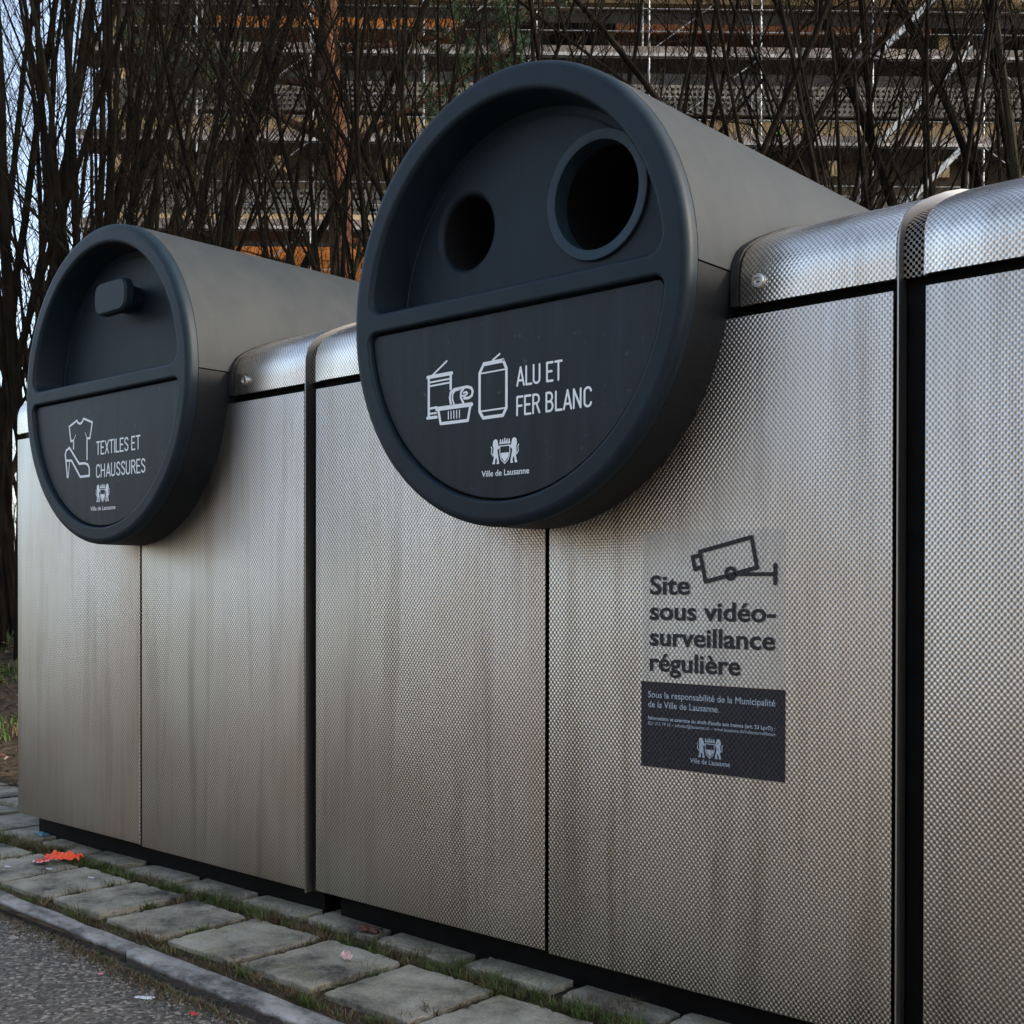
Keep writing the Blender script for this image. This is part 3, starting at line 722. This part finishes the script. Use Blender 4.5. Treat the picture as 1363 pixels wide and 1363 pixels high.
for i in range(26000):    # grass patches on the slope left of the row
    x = R.uniform(-9, -3.9); y = R.uniform(.5, 4.2)
    if gdens(x*.35, y*.35+5) < -.08: continue
    h = R.uniform(.03, .08); blade(mb, x, y, hill(x, y)-.01, h, R.uniform(0, h), R.uniform(0, 2*PI), .006, R.choice(greens+greens+browns[:1]))
kind(mb.build('grass', M['blades'], smooth=False), 'stuff', 'short green and dry brown grass growing in the paving joints and on the slope', 'grass')
mb = MB()
lt = [(.08, .050, .030), (.12, .078, .048), (.055, .034, .02), (.17, .125, .085), (.075, .038, .024)]
def leaf(mb, x, y, z, s, tint):
    a = R.uniform(0, 2*PI); c, q = math.cos(a), math.sin(a); t1, t2 = R.uniform(-.5, .5), R.uniform(-.5, .5)
    P = []
    for u, v, k in ((-1, 0, 0), (-.3, -.5, .25), (.5, -.35, .2), (1, 0, 0), (.5, .38, .25), (-.3, .5, .2)):
        P.append((x+(u*c-v*q)*s, y+(u*q+v*c)*s, z+s*(k+t1*u+t2*v)+.3*s))
    mb.add(P, [(0, 1, 2, 3), (0, 3, 4, 5)], tint)
for i in range(9000):
    x = R.uniform(-11, -3.85); y = R.uniform(.42, 6); leaf(mb, x, y, hill(x, y)+R.uniform(0, .02), R.uniform(.010, .024), R.choice(lt))
for i in range(1500):
    x = R.uniform(-4, 3); y = R.uniform(1.2, 6); leaf(mb, x, y, hill(x, y)+.01, R.uniform(.015, .035), R.choice(lt))
for i in range(260):
    x = R.uniform(-4.2, -1.2); y = R.choice([R.gauss(-.05, .02), R.uniform(-.37, -.33), kerb_y(x)-abs(R.gauss(0, .04))]); leaf(mb, x, y, .002 if y > -.4 else -.012, R.uniform(.003, .008), R.choice(lt))
kind(mb.build('leaf_litter', M['leaves'], smooth=False), 'stuff', 'dry brown fallen leaves scattered over the soil', 'leaves')
mb = MB()
for i in range(2600):
    x = R.uniform(-4.2, -1.3); y = kerb_y(x)-abs(R.gauss(0, .055)); s = R.uniform(.0015, .0045)*(1.6 if R.random() < .06 else 1)
    g = R.uniform(.05, .30); P = [(x+s*R.uniform(-1, 1)*.3+s*a, y+s*b_, -.012+s*c_*.6+s*.3) for a, b_, c_ in ((1, 0, 0), (0, 1, 0), (-1, 0, 0), (0, -1, 0), (0, 0, 1), (0, 0, -1))]
    mb.add(P, [(0, 1, 4), (1, 2, 4), (2, 3, 4), (3, 0, 4), (1, 0, 5), (2, 1, 5), (3, 2, 5), (0, 3, 5)], (g, g*.94, g*.87))
kind(mb.build('grit', M['leaves'], smooth=False), 'stuff', 'loose grit and tiny stones along the foot of the kerb', 'grit')

# ------------------------------------------------------------------ litter
def crumple(name, loc, sx, sy, sz, mat, label, cat, seed, n=9, rz=0, rough_=.35):
    mb = MB(); nn = noise
    for j in range(n+1):
        for i in range(n+1):
            u, v = i/n*2-1, j/n*2-1
            k = nn.noise((u*2.3+seed, v*2.3, seed)); k2 = nn.noise((u*5+seed, v*5, seed+3))
            e = 1+rough_*nn.noise((math.atan2(v, u)*1.5, seed, 1))
            x, y = u*sx*e, v*sy*e
            z = sz*(.25+.75*abs(k)*1.6+.35*k2)*(1-.5*max(abs(u), abs(v))**3)
            c, s = math.cos(rz), math.sin(rz); mb.v.append((loc[0]+x*c-y*s, loc[1]+x*s+y*c, loc[2]+max(.0006, z)))
    for j in range(n):
        for i in range(n):
            if (i, j) in ((0, 0), (n-1, 0), (0, n-1), (n-1, n-1)): continue
            a = j*(n+1)+i; mb.f.append((a, a+1, a+n+2, a+n+1))
    return tag(mb.build(name, mat, origin=loc, smooth=True, angle=25), label, cat)
red = noisy('orange_wrapper_foil', (.78, .045, .015), (.85, .12, .03), 60, .35)
crumple('wrapper', (-3.262, -.098, .022), .050, .017, .034, red, 'crumpled orange-red wrapper on a paving slab at the left', 'litter', 1.3, rz=.62, n=13)
crumple('wrapper', (-3.290, -.148, .022), .020, .018, .014, noisy('white_red_wrapper', (.7, .05, .04), (.75, .55, .55), 40, .4, lo=.45, hi=.55), 'small white and red wrapper piece beside the orange wrapper', 'litter', 4.1)
crumple('plastic_scrap', (-3.66, .045, .022), .035, .014, .008, flat('teal_plastic', (.05, .19, .24), .4), 'flat teal plastic scrap on the slabs beside the left container', 'litter', 2.2)
crumple('paper_scrap', (-1.95, -.16, .022), .013, .009, .022, noisy('pink_white_paper', (.62, .30, .27), (.62, .58, .56), 90, .7), 'crumpled pinkish white paper on a front row slab', 'litter', 6.4)
crumple('plastic_scrap', (-1.722, -.295, .008), .016, .009, .006, flat('clear_grey_plastic', (.30, .34, .34), .25), 'small clear grey plastic scrap in the grass joint between slabs', 'litter', 3.7)
crumple('dry_leaf', (-2.07, .012, .022), .030, .012, .020, flat('curled_leaf_brown', (.075, .028, .014), .7), 'curled dark brown leaf on a back row slab', 'leaf', 9.2, rz=.3)
crumple('paper_scrap', (-2.14, -.52, -.011), .020, .008, .005, flat('white_paper', (.55, .57, .62), .7), 'torn white paper scrap on the asphalt below the kerb', 'litter', 5.5, rz=.5)
crumple('plastic_scrap', (-1.99, -.505, -.011), .010, .006, .004, flat('red_plastic', (.62, .025, .02), .4), 'tiny bright red plastic scrap on the asphalt below the kerb', 'litter', 7.7)
crumple('candy_bit', (-2.34, -.50, -.011), .005, .005, .006, flat('pink_plastic', (.65, .25, .32), .5), 'tiny pink speck of litter at the kerb foot', 'litter', 8.1)
crumple('pebble', (-2.73, -.50, -.012), .013, .009, .010, noisy('pale_stone', (.26, .24, .21), (.34, .31, .27), 30, .8), 'pale pebble lying on the asphalt by the kerb', 'stone', 1.9, rough_=.1)
for (x, y, l) in ((-3.20, -.17, 'white paper flake on the left slab nearest the red wrapper'), (-3.31, -.235, 'white paper flake at the slab edge near the kerb'), (-3.02, -.145, 'pale paper flake flat on the slab right of the wrapper')):
    crumple('paper_flake', (x, y, .021), .013, .006, .002, bpy.data.materials['white_paper'], l, 'litter', x, n=5)

# ------------------------------------------------------------------ trees and shrubs
UPV = Vector((0, 0, 1))
def grow(S, T, p, d, L, r, depth, rnd, up, wob, nb, n, bias=None):
    """one wandering, forking, tapered shoot that curves towards the light"""
    pts = [p.copy()]; d = d.normalized(); ds = [d.copy()]; turn = Vector((rnd.gauss(0, 1), rnd.gauss(0, 1), 0))*wob*.35
    for i in range(n):
        if rnd.random() < .25: turn = Vector((rnd.gauss(0, 1), rnd.gauss(0, 1), 0))*wob*.5
        d = (d+turn+Vector((rnd.gauss(0, wob), rnd.gauss(0, wob), rnd.gauss(0, wob)*.4))*.6+UPV*up/n).normalized()
        pts.append(pts[-1]+d*(L/n)); ds.append(d.copy())
    rad = [max(.0011, r*(1-i/n)**.75) for i in range(n+1)]
    (S if depth == 0 else T).tube(pts, rad, 8 if depth == 0 else (5 if depth == 1 else 3), cap=False)
    if depth >= 3: return
    for k in range(nb):
        t = rnd.uniform(.15, .96); i = min(n-1, int(t*n)); q = pts[i].lerp(pts[i+1], t*n-i)
        ax = ds[i].orthogonal().normalized(); ax.rotate(Matrix.Rotation(rnd.uniform(0, 2*PI), 3, ds[i]))
        fork = depth == 0 and k < 3
        ang = rnd.uniform(.22, .45) if fork else rnd.uniform(.45, 1.15)
        nd = ds[i]+ax*ang
        if fork: ll, rr = L*(1-t)*rnd.uniform(.75, 1.0)+.3, rad[i]*rnd.uniform(.45, .62)
        else: ll, rr = (L*rnd.uniform(.12, .34) if depth == 0 else L*rnd.uniform(.2, .5)), min(rad[i]*.6, rnd.uniform(.0022, .0055) if depth == 0 else .0018)
        grow(S, T, q, nd, ll, rr, 1 if depth == 0 else depth+1, rnd, up*1.1 if not fork else up*.6, wob*1.3, (7 if fork else 4) if depth == 0 else (2 if depth == 1 else 0), 9 if fork else (6 if depth == 0 else 4))
RT = Vector((.745, .667, 0)); FW = Vector((-.667, .745, 0))      # along and away from the row of trees
def spot(a, d):
    """ground point at bearing a (tangent, right of the view) and distance d from the road side"""
    return (d*(-.667+.745*a)/math.hypot(1, a), -1.82+d*(.745+.667*a)/math.hypot(1, a))
def shrub(name, x, y, label, cat, seed, n, lo, hi, L, r, sb=.15, nb=11, mat='bark', wob=.075, up=.30, dep=.14):
    """n stems that lean between lo and hi along the row"""
    rnd = random.Random(seed); z = hill(x, y)-.06; o = root(name, (x, y, z), label, cat, 'leafless trees and shrubs behind the containers')
    S, T = MB(), MB()
    for i in range(n):
        a = lo+(hi-lo)*(i+rnd.uniform(.1, .9))/n
        p = Vector((x, y, z))+RT*(rnd.uniform(-1, 1)*sb*.6+a*sb)+FW*rnd.uniform(-1, 1)*sb
        d = UPV+RT*a+FW*rnd.uniform(-dep, dep)
        grow(S, T, p, d, L*rnd.uniform(.8, 1.1), .88*r*rnd.uniform(.45, 1.25), 0, rnd, up*(1.5 if name == 'leafless_tree' else 1.1), wob*(.6 if name == 'leafless_tree' else .85), nb+4, 22)
    S.build('trunk', M[mat], o); T.build('crown', M[mat], o)
    return o
LT, BS = 'leafless_tree', 'bare_shrub'
P_ = lambda px, d: spot((px-681.5)/1616.6, d)
shrub(LT, *P_(-25, 9.0), 'leafless tree with dark upright trunks at the far left edge', 'tree', 1, 4, -.04, .06, 8.6, .050, .2)
shrub(LT, *P_(14, 9.6), 'leafless tree against the sky, second trunk group from the left edge', 'tree', 2, 4, -.02, .04, 8.8, .046, .2)
shrub(LT, *P_(42, 8.6), 'leafless tree with thick double trunk above the left drum rim', 'tree', 3, 3, -.02, .04, 8.2, .048, .15)
shrub(LT, *P_(72, 9.4), 'leafless tree between sky gaps left of the small drum', 'tree', 4, 5, -.05, .06, 8.4, .036, .25)
shrub(LT, *P_(100, 8.4), 'leafless tree standing behind the top of the small drum', 'tree', 5, 4, -.03, .05, 8.2, .040, .15)
shrub(LT, *P_(128, 8.0), 'slim leafless tree right above the small drum', 'tree', 6, 6, -.04, .10, 7.6, .032, .2)
shrub(LT, *P_(158, 8.8), 'leafless tree at the left end of the scaffolded building', 'tree', 7, 5, -.04, .12, 8, .040, .3, mat='bark2')
shrub(LT, *P_(195, 7.6), 'leafless tree with many upright shoots right of the small drum top', 'tree', 8, 6, .0, .30, 7.4, .032, .25)
shrub(BS, *P_(262, 7.4), 'bare shrub fanning up behind the small grey drum body', 'shrub', 9, 6, -.14, .42, 6.6, .026, .3)
shrub(BS, *P_(330, 8.0), 'bare shrub with olive stems in front of the perforated parapet', 'shrub', 10, 5, -.25, .50, 6.6, .028, .3, mat='bark2')
shrub(BS, *P_(395, 9.2), 'bare shrub low beside the pine trunk', 'shrub', 11, 5, -.35, .75, 6, .032, .3)
shrub(BS, *P_(610, 6.2), 'bare shrub leaning left behind the upper left of the large disc', 'shrub', 12, 14, -.80, .00, 5.4, .019, .30)
shrub(BS, *P_(740, 5.6), 'dense bare shrub fanning out directly behind the large disc top', 'shrub', 13, 15, -.55, .40, 5.2, .022, .28)
shrub(BS, *P_(865, 6.2), 'bare shrub leaning right above the large grey drum body', 'shrub', 14, 12, -.20, .60, 5.4, .020, .25)
shrub(BS, *P_(985, 6.6), 'bare shrub with long arching shoots between drum and right lid', 'shrub', 15, 9, .10, .75, 5.8, .022, .25)
shrub(BS, *P_(1225, 5.8), 'thin bare shrub behind the joint of the two right lids', 'shrub', 16, 3, -.40, -.05, 5.2, .018, .12)
shrub(LT, *P_(1285, 5.6), 'leafless tree with stems forking low behind the right lid', 'tree', 17, 8, -.60, .12, 5.4, .026, .12)
shrub(LT, *P_(1335, 6.2), 'leafless tree with straight dark trunks near the right edge', 'tree', 18, 6, -.04, .10, 6, .034, .2)
shrub(LT, *P_(1400, 5.8), 'leafless tree at the right edge of the photo', 'tree', 19, 4, -.16, .12, 5.6, .028, .2, mat='bark2')
for i, (px_, d_, l) in enumerate(((-10, 13, 'distant leafless tree with a haze of fine twigs at the left edge'), (50, 14, 'distant leafless tree with fine twigs against the sky'), (105, 13.5, 'distant leafless tree with fine twigs above the small drum rim'))):
    shrub(LT, *P_(px_, d_), l, 'tree', 60+i, 6, -.22, .22, 8.5, .030, .4, nb=15, wob=.10)
# low scrub at the left, behind the trunks
for i, (x, y, l) in enumerate(((-9.4, 3.4, 'low tangled scrub at the far left on the slope'), (-8.9, 4.0, 'low tangled scrub behind the leftmost trunks'), (-10.6, 4.6, 'low scrub further up the slope at the left'))):
    shrub('low_scrub', x, y, l, 'scrub', 40+i, 9, -.9, .9, 1.7, .010, .5, nb=6, wob=.16, dep=.6)
# pine
def pine():
    rnd = random.Random(5); base = Vector((-8.30, 5.36, hill(-8.3, 5.3)-.1)); o = root('pine_tree', base, 'pine tree with orange brown trunk and dark green needles behind the shrubs', 'tree')
    S, T, Nn = MB(), MB(), MB()
    pts = [base+Vector((-.035*i*.745-.02*math.sin(i), -.035*i*.667, .75*i)) for i in range(15)]
    S.tube(pts, [.13*(1-i/15*.72) for i in range(15)], 14, cap=False)
    S.build('trunk', M['pinebark'], o, angle=80)
    limbs = [(4.75-base.z, Vector((-.70, -.3, .62)), 2.2, .050), (5.3-base.z, Vector((-.8, -.4, .15)), 2.4, .035), (4.7-base.z, Vector((.75, .5, .35)), 1.8, .035), (5.6-base.z, Vector((.7, .6, .15)), 1.8, .03), (7.4-base.z, Vector((-.6, -.5, .2)), 2.4, .035), (7.4-base.z, Vector((.6, -.4, .3)), 2, .03), (8.2-base.z, Vector((-.2, .7, .3)), 1.8, .03), (8.6-base.z, Vector((.6, .5, .5)), 1.5, .025), (8.9-base.z, Vector((-.7, .2, .5)), 1.5, .025), (5.9-base.z, Vector((-.3, -.8, .2)), 1.4, .03), (3.9-base.z, Vector((.8, .5, -.05)), 1.3, .03), (3.5-base.z, Vector((-.75, -.55, .5)), 1.2, .035)]
    for h, d, L, r in limbs:
        t = h/.75; i = min(13, int(t)); q = pts[i].lerp(pts[i+1], t-i); p = q.copy(); P = [p.copy()]; d = d.normalized()
        for k in range(9):
            d = (d+Vector((rnd.gauss(0, .09), rnd.gauss(0, .09), rnd.gauss(0, .07)))).normalized(); p = p+d*L/9; P.append(p.copy())
        T.tube(P, [r*(1-k/9.6) for k in range(10)], 7, cap=False)
        if h < 3.6 and L < 1.35: continue
        for k in range(4, 10):
            for s in range(6):
                e = (d+Vector((rnd.gauss(0, .8), rnd.gauss(0, .8), rnd.gauss(.1, .5)))).normalized()*rnd.uniform(.2, .55)
                T.tube([P[k], P[k]+e*.5+Vector((0, 0, .02)), P[k]+e], [.006, .005, .003], 3, cap=False)
                for m in range(4):
                    c = P[k]+e*rnd.uniform(.35, 1.05)
                    for b_ in range(28):
                        v = (e.normalized()*.5+Vector((rnd.gauss(0, 1), rnd.gauss(0, 1), rnd.gauss(.2, 1)))).normalized()*rnd.uniform(.05, .09); w = v.orthogonal().normalized()*.0038
                        g = rnd.uniform(.6, 1.3)
                        Nn.add([c-w, c+w, c+v], [(0, 1, 2)], (.030*g, .058*g, .030*g))
    T.build('branches', M['pinebark'], o); Nn.build('crown', M['needles'], o, smooth=False)
pine()

# ------------------------------------------------------------------ unseen house added across the road to warm the steel's reflections
H = root('added_facing_house', (-6, -15, 0), 'unseen pale rendered house added across the road behind the camera, mirrored in the steel', 'building')
mb = MB(); mb.box(-45, 26, -27, -15, -.2, 4.7); mb.build('wall', noisy('warm_render', (.42, .38, .33), (.55, .50, .44), .6, .9), H, smooth=False)
mb = MB(); mb.box(-45.5, 26.5, -27.5, -14.5, 4.701, 4.95); mb.build('roof', M['concrete'], H, smooth=False)
for i in range(22):
    x = -43+3.1*i
    for z in (.9, 2.9):
        mb = MB(); mb.box(x, x+1.2, -15.0, -14.96, z, z+1.5); wf = mb.build('window', M['frame'], H, smooth=False)
        mb = MB(); mb.box(x+.08, x+1.12, -14.97, -14.95, z+.08, z+1.42); mb.build('pane', M['pane'], wf, smooth=False)

# ------------------------------------------------------------------ scaffolded apartment building, 28 m away
YAW = .7304
D0 = 28.15
def bpos(d): return (-math.sin(YAW)*d, math.cos(YAW)*d-1.82)
bx, by = bpos(D0)
B = root('apartment_building', (bx, by, 0), 'long apartment building with perforated balcony parapets and orange insulation under renovation', 'building', rz=YAW+math.radians(1.5))
UL, UR = -9.0, 22.0
def part(name, mat, fn, parent=B, **k):
    m = MB(); fn(m); return m.build(name, mat, parent, smooth=False, local=True, **k)
part('wall', M['brownwall'], lambda m: (m.box(UL, UR, 1.6, 12, 0, 22)))
part('end_wall', M['cream'], lambda m: m.box(UL-.3, UL, .1, 12.2, 0, 21.8))
part('roof_slab', M['concrete'], lambda m: m.box(UL-.6, UR+.3, -.5, 12.5, 22, 22.3))
for k in (-2, -1, 0, 1):
    o = 5.28*k
    if o+7.0 > 21: continue
    part('floor_slab', M['cream'], lambda m: m.box(UL, UR, -.25, 1.6, 8.97+o, 9.18+o+.16))
    [part('insulation_panel', M['orange'], lambda m: m.box(a, b_, -.02, 1.6, 7.9+o if k != 1 else 13.70, 8.66+o)) for a, b_ in ((-6.8, -1.2),)]
    [part('insulation_panel', M['rust'], lambda m: m.box(a, b_, .10, 1.6, 8.45+o, 8.66+o)) for a, b_ in ((2.4, 9.8), (13, 18))]
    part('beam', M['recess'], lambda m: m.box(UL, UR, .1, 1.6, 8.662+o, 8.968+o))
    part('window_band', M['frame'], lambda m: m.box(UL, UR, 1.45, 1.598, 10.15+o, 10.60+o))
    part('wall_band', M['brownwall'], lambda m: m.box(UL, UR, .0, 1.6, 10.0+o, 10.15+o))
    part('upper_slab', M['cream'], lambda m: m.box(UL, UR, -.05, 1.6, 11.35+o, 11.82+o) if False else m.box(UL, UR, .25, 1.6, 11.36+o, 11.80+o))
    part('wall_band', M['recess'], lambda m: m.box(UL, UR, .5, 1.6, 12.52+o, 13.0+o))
    for zb, zt in ((9.20, 10.0), (11.82, 12.5)):
        def lattice(m):
            zb_, zt_ = zb+o, zt+o; n = int((UR-UL)/.13)
            rows = int((zt_-zb_)/.13)
            if zb_ < 7: m.box(UL, UR, .02, .12, zb_, zt_); return
            for i in range(n+1): x = UL+i*.13; m.box(x, x+.066, .02, .12, zb_+.001, zt_-.001)
            for j in range(rows+1): z = zb_+j*(zt_-zb_-.066)/rows; m.box(UL+.001, UR, .017, .123, z, z+.064)
        part('balcony_parapet', M['concrete'], lattice)
    # posts and window frames in the recesses
    for i in range(12):
        x = UL+.8+2.62*i
        part('pillar', M['cream'], lambda m: m.box(x, x+.26, .52, .78, 13.0+o, 13.95+o)); part('pillar', M['cream'], lambda m: m.box(x, x+.26, .52, .78, 10.6+o, 11.36+o))
        wf = part('window', M['frame'], lambda m: [m.box(x+.5, x+2.2, 1.50, 1.58, z, z+.06) for z in (13.02+o, 13.78+o)]+[m.box(xx, xx+.05, 1.50, 1.58, 13.08+o, 13.78+o) for xx in (x+.5, x+1.33, x+2.15)])
        part('pane', M['pane'], lambda m: m.box(x+.55, x+2.15, 1.54, 1.56, 13.08+o, 13.78+o), parent=wf)
        wf = part('window', M['frame'], lambda m: [m.box(xx, xx+.07, 1.40, 1.449, 10.15+o, 10.60+o) for xx in (x+.3, x+1.4, x+2.4)])
        part('pane', flat('blue_pane', (.10, .12, .22), .12) if 'blue_pane' not in bpy.data.materials else bpy.data.materials['blue_pane'], lambda m: m.box(x+.37, x+2.4, 1.41, 1.44, 10.17+o, 10.58+o), parent=wf)
ROOTLOC_S = bpos(27.0)
SC = root('scaffolding', (*ROOTLOC_S, 0), 'galvanised tube scaffolding with decks and stair flights along the building face', 'scaffold', rz=YAW+math.radians(1.2))
px2u = lambda px: (px-681.5)/1616.6*27.4
ups = [px2u(1155)+2.50*k for k in range(-7, 5)]
decks = [1.9+1.945*k-.95 for k in range(0, 10)]
decks = [8.78+1.945*k for k in range(-4, 6)]
for u in ups:
    part('upright', M['tube'], lambda m: m.tube([(u, 0, .3), (u, 0, 20)], .026, 8), parent=SC)
    part('upright', M['tube'], lambda m: m.tube([(u-.05, .75, .3), (u-.05, .75, 20)], .024, 8), parent=SC)
for z in decks:
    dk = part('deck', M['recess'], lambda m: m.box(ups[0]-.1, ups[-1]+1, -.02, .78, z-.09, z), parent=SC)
    part('deck_edge', M['deckedge'], lambda m: m.box(ups[0]-.1, ups[-1]+1, -.05, -.021, z-.05, z+.02), parent=dk)
    part('toe_board', M['deckwood'], lambda m: m.box(ups[0]-.1, ups[-1]+1, -.045, -.02, z+.021, z+.17), parent=SC)
    [part('guard_rail', M['tube'], lambda m: m.tube([(ups[0]-.1, -.03, z+h), (ups[-1]+1, -.03, z+h)], .014, 5), parent=SC) for h in (.5, 1.0)]
    # cross braces in some bays
    [part('cross_brace', M['tube'], lambda m: m.tube([(ups[i], -.03, z+(.05 if (i % 2) else 1.9)), (ups[i+1], -.03, z+(1.9 if (i % 2) else .05))], .013, 5), parent=SC) for i in (1, 3, 5, 8)]
    [part('lattice_brace', M['tube'], lambda m: m.tube([(ups[i]+.6*j, .76, z+(0 if j % 2 else .5)) for j in range(5)], .009, 4), parent=SC) for i in (0, 2, 4, 6, 7, 9)]
    a, b_ = px2u(1158), px2u(1272)
    part('stair_flight', M['tube'], lambda m: [m.add([(a, y, z+.0), (b_, y, z+1.945), (b_, y, z+1.945-.16), (a, y, z-.16), (a, y+.03, z+.0), (b_, y+.03, z+1.945), (b_, y+.03, z+1.945-.16), (a, y+.03, z-.16)], [(3, 2, 1, 0), (4, 5, 6, 7), (0, 1, 5, 4), (2, 3, 7, 6), (1, 2, 6, 5), (3, 0, 4, 7)]) for y in (-.7, -.2)]+
         [m.box(a+(b_-a)*k/9-.1, a+(b_-a)*k/9+.1, -.67, -.2, z-.1+1.945*k/9, z-.08+1.945*k/9) for k in range(1, 9)], parent=SC)
gx = px2u(1027)
q = Matrix.Rotation(YAW+math.radians(1.2), 3, 'Z') @ Vector((gx, .3, 0))
gp = (ROOTLOC_S[0]+q.x, ROOTLOC_S[1]+q.y, 8.78+1.945+.001)
crumple('tarpaulin', gp, .30, .25, .42, flat('green_tarp', (.10, .42, .03), .6), 'bright green tarpaulin bundle on a scaffold deck', 'tarpaulin', 3.3)
q = Matrix.Rotation(YAW+math.radians(1.2), 3, 'Z') @ Vector((px2u(1050), .3, 0))
crumple('sack', (ROOTLOC_S[0]+q.x, ROOTLOC_S[1]+q.y, gp[2]), .26, .25, .26, flat('white_sack', (.34, .36, .39), .7), 'white sack beside the green tarpaulin on a scaffold deck', 'sack', 8.3)

# ------------------------------------------------------------------ light and camera
SUN_EL = math.radians(24); SUN_AZ = Vector((.93, .37, 0))     # direction towards the sun, low at the right
w = bpy.data.worlds.new('World'); sc.world = w; w.use_nodes = True
nt = w.node_tree; bg = nt.nodes['Background']; sky = nt.nodes.new('ShaderNodeTexSky'); sky.sky_type = 'NISHITA'; sky.sun_disc = False
sky.sun_elevation = SUN_EL; sky.sun_rotation = math.atan2(SUN_AZ.x, SUN_AZ.y); sky.air_density = 1.0; sky.dust_density = 3; sky.ozone_density = 1.0
hs = nt.nodes.new('ShaderNodeHueSaturation'); hs.inputs['Saturation'].default_value = .78; nt.links.new(sky.outputs[0], hs.inputs['Color']); nt.links.new(hs.outputs[0], bg.inputs[0]); bg.inputs[1].default_value = .15
ld = bpy.data.lights.new('sun', 'SUN'); ld.energy = 1.5; ld.angle = math.radians(2); ld.color = (1, .88, .72)
lo_ = bpy.data.objects.new('sun', ld); COL.objects.link(lo_)
sd = Vector((SUN_AZ.x*math.cos(SUN_EL), SUN_AZ.y*math.cos(SUN_EL), math.sin(SUN_EL))).normalized()
lo_.rotation_euler = sd.to_track_quat('Z', 'Y').to_euler()
cd = bpy.data.cameras.new('camera'); cam = bpy.data.objects.new('camera', cd); COL.objects.link(cam); sc.camera = cam
cd.sensor_width = 36; cd.lens = 36*1616.58/1363; cd.shift_y = 113.2/1363; cd.clip_start = .05; cd.clip_end = 2000
cam.location = (0, -1.82, .8)
cam.rotation_mode = 'XYZ'
Rm = Matrix.Rotation(YAW, 3, 'Z') @ Matrix.Rotation(PI/2-.0068, 3, 'X') @ Matrix.Rotation(.0016, 3, 'Z')
cam.rotation_euler = Rm.to_euler('XYZ')
sc.view_settings.view_transform = 'Standard'; sc.view_settings.look = 'None'; sc.view_settings.gamma = 1; sc.view_settings.exposure = 1.55
